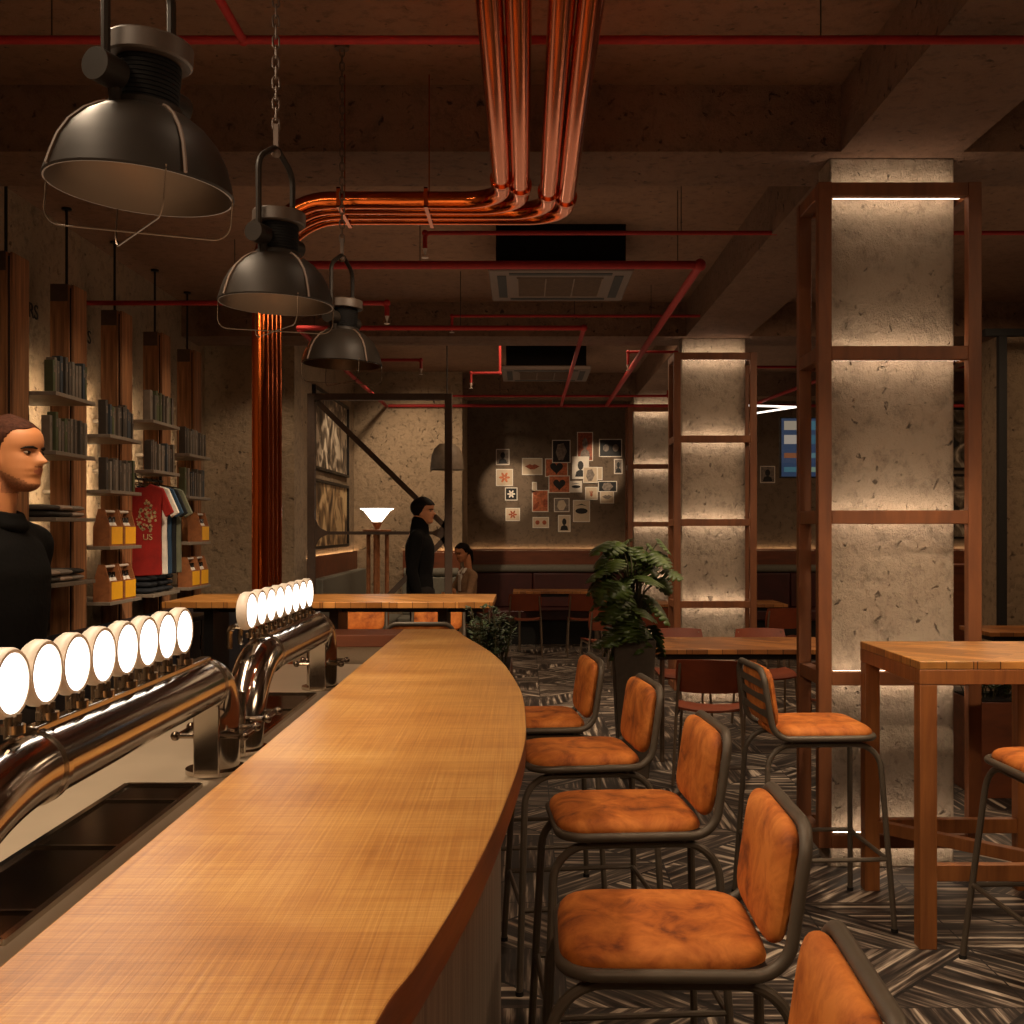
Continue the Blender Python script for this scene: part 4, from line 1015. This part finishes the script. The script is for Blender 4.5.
art((6.0, 15.28, 2.3), 5.75, 6.15, YB, 0, 2.36, 3.22, 'tall monochrome picture glimpsed right of the nearest column, upper one', M['artbw'], 'y')
art((6.0, 15.28, 1.4), 5.75, 6.15, YB, 0, 1.4, 2.3, 'tall pale picture with dark shapes glimpsed right of the nearest column, lower one', M['artbw'], 'y')
t = thing('menu_screen', 'hanging blue menu screen with food tiles, seen through the nearest column frame', 'screen', (2.85, 11, 2.06))
MB().box(2.55, 3.12, 11, 11.04, 2.05, 2.66).build('housing', M['black'], t, True, .004)
MB().box(2.565, 3.105, 10.996, 11.0, 2.065, 2.645).build('display', M['screen'], t, True)
cols = ['#c8b8a0', '#3f7f90', '#8fa890', '#d8c8b8', '#2f6f86', '#7a9a90', '#a05830', '#5f8f98']
for r_ in range(4):
    for c in range(3):
        xx = 2.59 + c * .175; zz_ = 2.53 - r_ * .14
        MB().box(xx, xx + .14, 10.993, 10.996, zz_, zz_ + .09 if r_ < 2 else zz_ + .05).build('menu_tile', emit('tile_%d_%d' % (r_, c), cols[(r_ * 3 + c) % 8], .35), t, True)
MB().cyl((2.83, 11.02, 2.66), (2.83, 11.02, CZ), .015, seg=10).build('bracket', M['black'], t, True)
t = thing('linear_light', 'thin white V shaped linear light behind the column frame', 'light', (2.9, 13, 3.0))
a = P(748, 405.5, 13); b = P(796, 407, 13); c = P(757, 413, 13.6)
MB().tube([a, b], .011, 8).tube([b, c], .011, 8).build('tube', M['tube'], t, True)
MB().cyl(a, (a.x, a.y, CZ), .003, seg=6).cyl(b, (b.x, b.y, CZ), .003, seg=6).cyl(c, (c.x, c.y, CZ), .003, seg=6).build('hanger', M['black'], t, True)

# ------------------------------------------------------------------ right side
t = thing('steel_portal', 'black steel portal frame in front of the rough stub wall at the right edge', 'frame', (5, 9.35, 0))
MB().box(4.02, 4.085, 9.32, 9.38, 0, 3.24).build('post', M['black'], t, True)
MB().box(6.4, 6.465, 9.32, 9.38, 0, 3.24).build('post', M['black'], t, True)
MB().box(3.9, 6.6, 9.315, 9.385, 3.24 - .06, 3.24).build('crossbar', M['black'], t, True)
t = thing('wooden_cabinet', 'low wooden cabinet with a dark vent by the back wall at the right', 'cabinet', (5.2, 12, 0))
MB().box(4.6, 5.2, 11.9, 12.4, 0, 1.12).build('body', M['brownwood'], t, True, .004)
MB().box(4.88, 5.12, 11.89, 11.9, .78, 1.02).build('vent', M['black'], t, True)
MB().box(4.58, 5.22, 11.88, 12.42, 1.12, 1.15).build('top', M['brownwood'], t, True)

# ------------------------------------------------------------------ plants
def monstera_leaf(mb, base, direction, size, droop, roll):
    d = Vector(direction).normalized(); up = Vector((0, 0, 1)); sd = d.cross(up).normalized()
    if sd.length < .1: sd = Vector((1, 0, 0))
    nrm = sd.cross(d).normalized(); sd = (sd * math.cos(roll) + nrm * math.sin(roll)); nrm = sd.cross(d)
    prof = []
    nl = 5
    for i in range(nl):
        t0 = -.08 + i * .22; w = [.5, .66, .66, .54, .32][i]
        prof += [(t0 + .0, w * .4), (t0 + .03, w * .96), (t0 + .18, w), (t0 + .205, w * .42)]
    def pt(t_, w_):
        z = -droop * t_ * t_ * .6 - abs(w_) * .25
        return base + d * (t_ * size) + sd * (w_ * size) + nrm * (z * size)
    mid = [mb.bm.verts.new(pt(-.02 + 1.1 * i / 20, 0)) for i in range(21)]
    for sgn in (1, -1):
        ed = [mb.bm.verts.new(pt(t_, w_ * sgn)) for t_, w_ in prof]
        for i in range(len(ed) - 1):
            q = [mid[min(20, i)], mid[min(20, i + 1)], ed[i + 1], ed[i]]; mb.face(q if sgn > 0 else q[::-1])
        mb.face([mid[19], mid[20], ed[-1]])
def solid(o, th=.0012):
    m = o.modifiers.new('thickness', 'SOLIDIFY'); m.thickness = th; return o
px, pY = P(633, 528, 6.88).x, 6.88
t = thing('potted_monstera', 'tall split leaf plant in a tapered dark planter behind the bar stools', 'plant', (px, pY, 0))
pt = MB()
def frust(m, cx, cy, z0, z1, a0, a1):
    v = [m.bm.verts.new((cx + sx * a, cy + sy * a, z)) for z, a in ((z0, a0), (z1, a1)) for sx, sy in ((-1, -1), (1, -1), (1, 1), (-1, 1))]
    for q in ((0, 3, 2, 1), (4, 5, 6, 7), (0, 1, 5, 4), (1, 2, 6, 5), (2, 3, 7, 6), (3, 0, 4, 7)): m.face([v[i] for i in q])
frust(pt, px, pY, 0, .86, .09, .13); pt.build('planter', M['pot'], t, True, .006)
MB().box(px - .118, px + .118, pY - .118, pY + .118, .861, .868).build('soil', M['soil'], t, True)
st = MB(); lf = MB(); rnd = random.Random(11)
for i in range(72):
    a = rnd.uniform(0, 2 * PI); h = rnd.uniform(.86, 1.48); rr = rnd.uniform(.05, .22) * (1.1 - .35 * abs(h - 1.25) / .35)
    tip = Vector((px + rr * math.cos(a), pY + rr * math.sin(a), h))
    mid_ = Vector((px + rr * .35 * math.cos(a), pY + rr * .35 * math.sin(a), .87 + (h - .87) * .75))
    st.tube(fillet([(px + .03 * math.cos(a), pY + .03 * math.sin(a), .86), mid_, tip], .1), .004, 6)
    monstera_leaf(lf, tip, (math.cos(a + rnd.uniform(-.5, .5)), math.sin(a + rnd.uniform(-.5, .5)) - .45, rnd.uniform(-1.5, -.1)), rnd.uniform(.1, .16), rnd.uniform(.1, .5), rnd.uniform(-.5, .5))
st.build('stems', M['stem'], t, True); solid(lf.build('foliage', M['leaf'], t, True))
def shrub(x0, x1, y0, y1, zp, h, label, seed=1):
    t = thing('planter_shrub', label, 'plant', ((x0 + x1) / 2, (y0 + y1) / 2, 0))
    MB().box(x0, x1, y0, y1, 0, zp).build('planter', M['brownwood'], t, True, .004)
    MB().box(x0 + .01, x1 - .01, y0 + .01, y1 - .01, zp + .0005, zp + .01).build('soil', M['soil'], t, True)
    f = MB(); s_ = MB(); rn = random.Random(seed)
    for i in range(46):
        bx, by = rn.uniform(x0 + .04, x1 - .04), rn.uniform(y0 + .04, y1 - .04); top_ = Vector((bx + rn.uniform(-.1, .1), by + rn.uniform(-.1, .1), zp + rn.uniform(.4, 1) * h))
        s_.tube([(bx, by, zp), top_], .003, 5)
        for k in range(13):
            q = Vector((bx, by, zp)).lerp(top_, rn.uniform(.3, 1)); a = rn.uniform(0, 2 * PI); d = Vector((math.cos(a), math.sin(a), rn.uniform(-.2, .8))).normalized(); sd = d.cross(Vector((0, 0, 1))).normalized(); L_ = rn.uniform(.035, .07)
            v = [f.bm.verts.new(q), f.bm.verts.new(q + d * L_ * .5 + sd * L_ * .33), f.bm.verts.new(q + d * L_), f.bm.verts.new(q + d * L_ * .5 - sd * L_ * .33)]; f.face(v)
    s_.build('stems', M['stem'], t, True); solid(f.build('foliage', M['leafdark'], t, True), .001)
shrub(-.33, -.08, 6.35, 7.0, .72, .36, 'small leafy shrub in a wooden trough behind the far end of the bar', 3)
shrub(2.6, 2.95, 6.3, 6.7, .55, .3, 'low leafy shrub in a wooden box seen under the tall parquet table', 5)

# ------------------------------------------------------------------ people
def interp(tab, z):
    for (a, b) in zip(tab, tab[1:]):
        if a[0] <= z <= b[0]:
            t_ = (z - a[0]) / (b[0] - a[0]); t_ = t_ * t_ * (3 - 2 * t_) if False else t_
            return [p + (q - p) * t_ for p, q in zip(a[1:], b[1:])]
    return list(tab[-1][1:])
HEAD = [(0, .25, .10, .07), (.03, .32, .04, .13), (.08, .365, -.02, .175), (.13, .36, -.08, .21), (.17, .335, -.13, .23), (.205, .36, -.18, .245), (.235, .37, -.22, .255), (.255, .35, -.25, .262), (.28, .385, -.28, .27), (.33, .37, -.33, .28),
        (.4, .365, -.38, .295), (.46, .36, -.42, .305), (.5, .35, -.44, .31), (.54, .36, -.455, .315), (.59, .39, -.465, .32), (.66, .39, -.47, .325), (.74, .375, -.455, .315), (.82, .32, -.41, .28), (.89, .235, -.33, .225), (.95, .12, -.2, .14), (.985, .02, -.09, .07), (1.0, -.03, -.04, .01)]
def head_bm(mb, T, H, grow=0, zmin=0, femin=0):
    """head facing +X, chin at z=0, ear axis at x=0; T places it"""
    seg = 40; rings = []; nz = 56
    for k in range(nz + 1):
        z = zmin + (1 - zmin) * k / nz; f, b, w = interp(HEAD, z); f += grow; b -= grow; w += grow
        if femin: w *= .95
        cx = (f + b) / 2; ax = (f - b) / 2; ring = []
        for j in range(seg):
            a = 2 * PI * j / seg; ca, sa = math.cos(a), math.sin(a)
            e = .88
            x = cx + ax * math.copysign(abs(ca) ** e, ca); y = w * math.copysign(abs(sa) ** e, sa)
            if grow == 0 and ca > 0:
                # nose
                if .31 < z < .56:
                    prof = (.56 - z) / .18 if z > .38 else (z - .31) / .07
                    prof = max(0, min(1, prof)); wd = .035 + .03 * max(0, min(1, (.5 - z) / .14))
                    x += (.165 if not femin else .12) * prof * math.exp(-(y / wd) ** 2)
                # eye sockets
                x -= .035 * math.exp(-((abs(y) - .14) / .07) ** 2 - ((z - .5) / .045) ** 2)
                # lips, cheeks
                x += .018 * math.exp(-(y / .09) ** 2) * (math.exp(-((z - .285) / .016) ** 2) + math.exp(-((z - .23) / .018) ** 2))
                x += .012 * math.exp(-((abs(y) - .2) / .06) ** 2 - ((z - .4) / .06) ** 2)
            ring.append(mb.bm.verts.new(T @ Vector((x * H, y * H, z * H))))
        rings.append(ring)
    for A, B in zip(rings, rings[1:]):
        for j in range(seg): mb.face([A[j], A[(j + 1) % seg], B[(j + 1) % seg], B[j]])
    mb.face(rings[0][::-1]); mb.face(rings[-1])
    if grow == 0:
        for s_ in (-1, 1):
            E = T @ Matrix.Translation((-.03 * H, s_ * .315 * H, .43 * H)) @ Matrix.Rotation(s_ * -.35, 4, 'Z') @ Matrix.Rotation(-.15, 4, 'Y')
            mb.ball((0, 0, 0), (.075 * H, .03 * H, .14 * H), None, 14, 10) if False else mb.lathe([(math.sin(PI * i / 10), -math.cos(PI * i / 10)) if 0 < i < 10 else (0, -1 if i == 0 else 1) for i in range(11)], E @ Matrix.Diagonal((.07 * H, .028 * H, .125 * H, 1)), 14, False)
def caps(mb, chain, rad):
    for (a, b), (r0, r1) in zip(zip(chain, chain[1:]), zip(rad, rad[1:])):
        a = Vector(a); b = Vector(b); n_ = 5
        mb.tube([a.lerp(b, i / n_) for i in range(n_ + 1)], [r0 + (r1 - r0) * i / n_ for i in range(n_ + 1)], 16)
    for p, r_ in zip(chain, rad): mb.ball(p, r_, None, 16, 10)
def fuse(mb, name, mats, parent, voxel, assign=None, smooth=4, **kw):
    W = wmat(parent).inverted(); bmesh.ops.transform(mb.bm, matrix=W, verts=mb.bm.verts[:])
    bmesh.ops.recalc_face_normals(mb.bm, faces=mb.bm.faces[:])
    me = bpy.data.meshes.new(name); mb.bm.to_mesh(me); mb.bm.free()
    o = bpy.data.objects.new(name, me); COL.objects.link(o)
    r_ = o.modifiers.new('r', 'REMESH'); r_.mode = 'VOXEL'; r_.voxel_size = voxel
    s_ = o.modifiers.new('s', 'SMOOTH'); s_.iterations = smooth; s_.factor = .5
    bpy.context.view_layer.update()
    dg = bpy.context.evaluated_depsgraph_get(); m2 = bpy.data.meshes.new_from_object(o.evaluated_get(dg)); m2.name = name
    bpy.data.objects.remove(o)
    m2.materials.clear()
    for m in mats: m2.materials.append(m)
    for p in m2.polygons:
        p.use_smooth = True; p.material_index = assign(p.center) if assign else 0
    o = bpy.data.objects.new(name, m2); COL.objects.link(o); o.parent = parent; tag(o, **kw); return o
def hand(mb, wrist, direction, palm_n, s_=1, side=1):
    """palm plus five bent fingers; direction = where the fingers point, palm_n = out of the palm"""
    d = Vector(direction).normalized(); n_ = Vector(palm_n); n_ = (n_ - d * n_.dot(d)).normalized(); sd = d.cross(n_) * side
    w = Vector(wrist)
    caps(mb, [w, w + d * .045 * s_], [.026 * s_, .03 * s_])
    for k, (off, ln) in enumerate(((-.03, .062), (-.01, .074), (.01, .07), (.029, .055))):
        b = w + d * .075 * s_ + sd * off * s_
        caps(mb, [w + d * .03 * s_ + sd * off * .7 * s_, b, b + (d * .8 + n_ * .35).normalized() * ln * .5 * s_, b + (d * 1.2 + n_ * 1.1).normalized() * ln * s_], [.014 * s_, .0105 * s_, .0095 * s_, .008 * s_])
    b = w + d * .025 * s_ - sd * .03 * s_
    caps(mb, [w + d * .01 * s_ - sd * .015 * s_, b, b + (d * .7 - sd * .6 + n_ * .3).normalized() * .035 * s_, b + (d * 1.2 - sd * .5 + n_ * .6).normalized() * .06 * s_], [.015 * s_, .013 * s_, .011 * s_, .009 * s_])

def person(label, loc, hz, Hh, height, skin, top_mat, face_dir, headcfg, arms, seated=False, name='person', voxel=.008, female=False, tname='sweater', collar=None, legs=None):
    """face_dir: rotation about z of the +X facing figure. everything is laid out facing +X round (0,0), then rotated"""
    root = thing('person', label, 'person', loc)
    Rz = Matrix.Translation(Vector(loc)) @ Matrix.Rotation(face_dir, 4, 'Z')
    k = height / 1.84
    base = hz          # height of hip joint
    sh = base + .52 * k; neck = sh + .075 * k; chin = height_chin = headcfg['chin']
    sw = (.17 if female else .2) * k
    body = MB(); cl = MB(); tr = MB()
    def w(p): return Rz @ Vector(p)
    HT = Rz @ Matrix.Translation((headcfg.get('dx', .02), 0, chin)) @ Matrix.Rotation(headcfg.get('yaw', 0), 4, 'Z') @ Matrix.Rotation(headcfg.get('pitch', 0), 4, 'Y')
    head_bm(body, HT, Hh, 0, 0, female)
    nr = (.05 if female else .063) * k
    caps(body, [w((-.012, 0, chin + Hh * .22)), w((-.028, 0, neck)), w((-.04, 0, sh - .02))], [nr * .98, nr, nr * 1.3])
    # torso
    def torso(mb, g):
        rows = [(base - .04, .1, .15), (base + .05, .105, .155), (base + .18, .098, .14), (base + .32, .115, .165), (base + .43, .115, .175), (base + .5, .09, .165), (base + .545, .055, .09)]
        if female: rows = [(z, a * .85, b * .86) for z, a, b in rows]
        rings = []
        for z, a, b in rows:
            zz_ = base + (z - base) * k; rings.append([mb.bm.verts.new(w(((a * k + g) * math.cos(t_) - .015, (b * k + g) * math.sin(t_), zz_))) for t_ in [i * 2 * PI / 28 for i in range(28)]])
        for A, B in zip(rings, rings[1:]):
            for j in range(28): mb.face([A[j], A[(j + 1) % 28], B[(j + 1) % 28], B[j]])
        mb.face(rings[0][::-1]); mb.face(rings[-1])
    torso(body, 0); torso(cl, .016)
    if collar: caps(cl, [w((-.02, 0, sh + .0)), w((-.015, 0, neck + collar))], [nr + .03, nr + .014])
    caps(cl, [w((-.02, -sw + .02, sh - .01)), w((-.02, 0, sh + .025)), w((-.02, sw - .02, sh - .01))], [.06 * k, .06 * k, .06 * k])
    for s_, (el, wr, pn) in arms.items():
        S = Vector((-.02, s_ * sw, sh - .02)); E = Vector(el); W_ = Vector(wr)
        g = .85 if female else 1
        caps(body, [w(S), w(E), w(W_)], [.045 * k * g, .038 * k * g, .026 * k * g])
        hand(body, w(W_), (Rz.to_3x3() @ (W_ - E)), Rz.to_3x3() @ Vector(pn), (.9 if female else 1), -s_)
        caps(cl, [w(S), w(S.lerp(E, .5)), w(E), w(E.lerp(W_, .95))], [.067 * k * g, .06 * k * g, .055 * k * g, .04 * k * g])
    for s_ in (-1, 1):
        Hp = Vector((0, s_ * .09 * k, base))
        if seated: K = Vector((.42, s_ * .1, base + .02)); A = Vector((.42, s_ * .1, .08))
        else: K = Vector((.02 + .03 * s_, s_ * .1 * k, base * .53)); A = Vector((-.02 + .06 * s_, s_ * .1 * k, .09))
        caps(body, [w(Hp), w(K), w(A)], [.075 * k, .052 * k, .038 * k])
        caps(tr, [w(Hp), w(K), w(A + Vector((0, 0, .02)))], [.1 * k, .072 * k, .058 * k])
        caps(body, [w(A), w(A + Vector((.13, 0, -.045)))], [.04, .03])
        sh_ = MB(); caps(sh_, [w(A + Vector((-.03, 0, -.04))), w(A + Vector((.06, 0, -.04))), w(A + Vector((.16, 0, -.052)))], [.049, .047, .037])
        fuse(sh_, 'shoe', [M['black']], root, .01)
    caps(tr, [w((0, -.07 * k, base)), w((0, .07 * k, base))], [.115 * k, .115 * k])
    HI = (wmat(root).inverted() @ HT).inverted()
    def assign(c):
        q = HI @ c; x, y, z = q.x / Hh, q.y / Hh, q.z / Hh
        if abs(y) < .1 and .215 < z < .3 and x > .34 and abs(y) < .1 * (1 - abs(z - .257) / .06): return 1
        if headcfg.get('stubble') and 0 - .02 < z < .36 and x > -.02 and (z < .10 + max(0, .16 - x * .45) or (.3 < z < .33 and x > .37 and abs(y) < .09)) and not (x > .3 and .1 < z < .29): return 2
        return 0
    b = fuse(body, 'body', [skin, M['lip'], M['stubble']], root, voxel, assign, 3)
    c = fuse(cl, tname, [top_mat], root, .012, None, 6)
    fuse(tr, 'trousers', [M['trousers']], root, .014, None, 6)
    # eyes and brows
    for s_ in (-1, 1):
        e = MB(); e.ball((0, 0, 0), 1, HT @ Matrix.Translation((.30 * Hh, s_ * .135 * Hh, .497 * Hh)) @ Matrix.Diagonal((.045 * Hh, .052 * Hh, .024 * Hh, 1)))
        e.mi = 1; e.ball((0, 0, 0), 1, HT @ Matrix.Translation((.325 * Hh, s_ * .143 * Hh, .497 * Hh)) @ Matrix.Diagonal((.024 * Hh, .032 * Hh, .024 * Hh, 1)))
        e.build('eye', [M['eyewhite'], M['iris']], root, True)
        br = MB(); br.tube([HT @ Vector((p[0] * Hh, s_ * p[1] * Hh, p[2] * Hh)) for p in ((.385, .05, .55), (.37, .12, .566), (.32, .2, .558), (.27, .235, .54))], [.009 * Hh * 1.2, .017 * Hh, .014 * Hh, .006 * Hh], 8)
        br.build('eyebrow', M['hair'], root, True)
    # hair
    hb = MB(); seg = 72; rings = []
    gr = headcfg.get('hair_grow', .03)
    for kk in range(90):
        z = .30 + .70 * kk / 89; f, bk, ww = interp(HEAD, z); f += gr; bk -= gr; ww += gr; cx = (f + bk) / 2; ax = (f - bk) / 2; ring = []
        for j in range(seg):
            a = 2 * PI * j / seg; ca, sa = math.cos(a), math.sin(a); x = cx + ax * math.copysign(abs(ca) ** .88, ca); y = ww * math.copysign(abs(sa) ** .88, sa)
            zt_ = z + gr * max(0, (z - .8) * 5) 
            line = headcfg.get('line', .80)
            # the hair's lower edge: high over the forehead, low behind the ear
            sm = lambda a_, b_, q_: (lambda t_: t_ * t_ * (3 - 2 * t_))(max(0, min(1, (q_ - a_) / (b_ - a_))))
            edge_ = .32 + (line - .32) * sm(-.12, .24, x) + .04 * (1 - sm(.0, .2, abs(y)))
            in_ = .80 + .20 * sm(edge_ - .025, edge_ + .015, z); x = cx + (x - cx) * in_; y *= in_
            ring.append(hb.bm.verts.new(HT @ Vector((x * Hh, y * Hh, zt_ * Hh))))
        rings.append(ring)
    for A, B in zip(rings, rings[1:]):
        for j in range(seg): hb.face([A[j], A[(j + 1) % seg], B[(j + 1) % seg], B[j]])
    hb.face(rings[0][::-1]); hb.face(rings[-1])
    if headcfg.get('tail'):
        caps(hb, [HT @ Vector((-.42 * Hh, 0, .6 * Hh)), HT @ Vector((-.58 * Hh, 0, .35 * Hh)), HT @ Vector((-.56 * Hh, 0, -.05 * Hh)), HT @ Vector((-.5 * Hh, 0, -.3 * Hh))], [.12 * Hh, .15 * Hh, .12 * Hh, .06 * Hh])
    hb.build('hair', headcfg['hairmat'], root, True, sharp=60)
    return root, Rz, w
# bartender
Yb = 3.2
x = P(1, 0, Yb).x
r1, Rz1, w1 = person('person in a black coat with cropped hair and stubble, seen in profile behind the taps', (x, Yb, 0), .98, .225, 1.9, M['skin'], M['coat'], R(-4),
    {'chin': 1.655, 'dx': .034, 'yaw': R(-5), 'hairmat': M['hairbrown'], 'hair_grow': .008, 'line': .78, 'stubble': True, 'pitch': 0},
    {-1: ((-.09, -.26, 1.24), (-.02, -.26, .99), (0, 1, 0)), 1: ((-.09, .26, 1.24), (-.02, .26, .99), (0, -1, 0))}, voxel=.0052, tname='coat', collar=.0)
lap = MB()
ring = [w1((-.03 + .088 * math.cos(a), .082 * math.sin(a), 1.575 - .022 * math.cos(a))) for a in [i * 2 * PI / 20 for i in range(20)]]
lap.tube(ring, .019, 10, True)
ring = [w1((-.03 + .08 * math.cos(a), .076 * math.sin(a), 1.60 - .02 * math.cos(a))) for a in [i * 2 * PI / 20 for i in range(20)]]
lap.tube(ring, .014, 10, True)
fuse(lap, 'collar', [M['coat']], r1, .007)
# standing man
Ym = 9.85
person('person standing in a black turtleneck beside the steel frame, facing right', (P(421.5, 0, Ym).x, Ym, 0), .96, .235, 1.84, M['skin2'], M['knit'], R(-3),
    {'chin': 1.585, 'dx': .02, 'yaw': R(-10), 'hairmat': M['hair'], 'hair_grow': .055, 'line': .72},
    {-1: ((-.05, -.25, 1.17), (.02, -.25, .93), (0, 1, 0)), 1: ((-.05, .25, 1.17), (.02, .25, .93), (0, -1, 0))}, voxel=.009, collar=.05, tname='turtleneck')
# seated woman
Yw = 12.7
stool = MB()
r3, Rz3, w3 = person('person with black tied hair in a beige blazer, seated with folded arms in the lounge', (P(466, 0, Yw).x, Yw, 0), .55, .215, 1.66, M['skin2'], M['blazer'], R(-150),
    {'chin': 1.165, 'dx': .03, 'yaw': R(15), 'pitch': R(14), 'hairmat': M['hair'], 'hair_grow': .03, 'line': .78, 'tail': True},
    {-1: ((.08, -.22, .78), (.2, .04, .82), (-1, 0, 0)), 1: ((.08, .22, .78), (.22, -.02, .78), (-1, 0, 0))}, seated=True, voxel=.009, female=True, tname='blazer')
sh_ = MB()
for s_ in (-1, 1): sh_.beam(w3((.02, s_ * .035, 1.09)), w3((.075, s_ * .055, 1.03)), .045, .02)
sh_.box(-.02, .008, -.04, .04, 0, .2, Rz3 @ Matrix.Translation((.082, 0, .82)))
fuse(sh_, 'shirt', [M['shirtwhite']], r3, .008)
c = clone(ch0, (P(466, 0, Yw).x, Yw + .0, 0), R(-150 - 90), 'red plywood chair the seated person sits on')

# ------------------------------------------------------------------ lights
def spot(loc, tgt, e, size=60, blend=.6, col=(1, .70, .42), rad=.04):
    l = bpy.data.lights.new('spot', 'SPOT'); l.energy = e; l.spot_size = R(size); l.spot_blend = blend; l.color = col; l.shadow_soft_size = rad
    o = bpy.data.objects.new('spot', l); COL.objects.link(o); o.location = loc
    o.rotation_euler = (Vector(tgt) - Vector(loc)).to_track_quat('-Z', 'Y').to_euler(); return o
def area(loc, e, sx, sy, col=(1, .68, .42), rot=(0, 0, 0)):
    l = bpy.data.lights.new('area', 'AREA'); l.shape = 'RECTANGLE'; l.size = sx; l.size_y = sy; l.energy = e; l.color = col
    o = bpy.data.objects.new('area', l); COL.objects.link(o); o.location = loc; o.rotation_euler = rot; return o
W = (1, .76, .52)
for y, e in ((.9, 55), (2.0, 85), (3.1, 85), (4.1, 85)): spot((.15, y, 3.4), (-.28, y, 1.1), e, 58, .8, W, .08)
area((-1.35, 2.1, 3.1), 70, .12, 3.0, W)
spot((-.1, -.6, 3.3), (.35, 2.0, .9), 85, 60, .7, W, .08)
spot((.9, 2.6, 3.45), (.4, 3.3, .7), 75, 70, .8, W, .06)
spot((1.75, 3.7, 3.15), (1.8, 4.3, 1.0), 170, 60, .7, W, .05)
spot((1.0, 6.2, 2.98), (1.4, 7.5, .7), 170, 60, .7, W, .05)
spot((-.9, 6.2, 2.98), (-1.2, 7.5, 1.0), 330, 84, .7, W, .05)
spot((.3, 9.2, 2.98), (.3, 10.5, 0), 130, 80, .7, W, .05)
spot((.2, 12.6, 3.5), (.4, 13.6, .5), 40, 70, .7, W, .05)
for y, e in ((4.91, 85), (9.67, 62), (14.0, 46)): spot((1.6, y - 2.2, 3.0), (1.68, y, 1.1), e, 44, .9, W, .1)
spot((-.4, 2.2, 3.4), (-1.45, 3.2, 1.7), 120, 36, .7, (1, .70, .42), .05)
for y in (6.3, 7.3, 8.3): spot((-1.5, y, 3.45), (-3.0, y + .3, 1.3), 45, 60, .8, W, .05)
spot((-1.9, 9.2, 3.4), (-2.6, 10.4, 1.6), 50, 60, .8, W, .05)
spot((-1.5, 12.3, 3.4), (-1.3, 14.0, 1.9), 150, 80, .8, W, .05)
spot((-1.2, 12.0, 3.4), (-2.18, 12.4, 1.8), 60, 70, .8, W, .05)
spot((-.2, 13.6, 2.95), (-.24, 15.3, 2.1), 95, 26, .6, W, .02)
spot((1.0, 13.6, 2.95), (1.02, 15.3, 2.35), 95, 26, .6, W, .02)
spot((-.35, 4.1, 2.75), (-1.13, 4.7, 1.9), 30, 70, .8, W, .1)  # extra spot added only to brighten the dropping copper pipes
area((.3, -1.2, 3.3), 70, 1.6, 1.2)  # from here added soft fill near the ceiling, not modelled on any fixture
area((3.2, 2.2, 3.4), 40, 1.2, 1.2)
area((3.2, 8.0, 3.4), 50, 1.2, 1.2)
area((.3, 10.5, 3.4), 30, 1.5, 1.0)
area((5.5, 12.5, 3.3), 30, 1.2, 1.2)
UP = (PI, 0, 0)  # for added mid-air fill panels, no fixture behind them, lifting the ceiling and copper
area((-.3, 2.2, 2.05), 12, 1.6, 3, (1, .74, .5), UP)
area((-.3, 7.2, 2.2), 10, 3, 3, (1, .74, .5), UP)
area((3.6, 5.0, 2.2), 10, 2.5, 5, (1, .74, .5), UP)
area((1.0, 12.0, 2.2), 9, 4, 3, (1, .74, .5), UP)
w_ = bpy.data.worlds.new('world'); sc.world = w_; w_.use_nodes = True
w_.node_tree.nodes['Background'].inputs[0].default_value = (.6, .38, .22, 1); w_.node_tree.nodes['Background'].inputs[1].default_value = .03

# ------------------------------------------------------------------ camera
cam = bpy.data.cameras.new('camera'); co = bpy.data.objects.new('camera', cam); COL.objects.link(co)
cam.sensor_width = 36; cam.lens = 36 * F / 1024; cam.shift_x = -(CX - 512) / 1024; cam.shift_y = (CY - 512) / 1024
cam.clip_start = .02; co.location = (0, 0, CAMZ); co.rotation_euler = (PI / 2, 0, 0)
sc.camera = co
sc.view_settings.view_transform = 'Standard'; sc.view_settings.look = 'None'; sc.view_settings.exposure = 0; sc.view_settings.gamma = 1
sc.view_settings.use_curve_mapping = False
sc.cycles.max_bounces = 6; sc.cycles.sample_clamp_indirect = 3
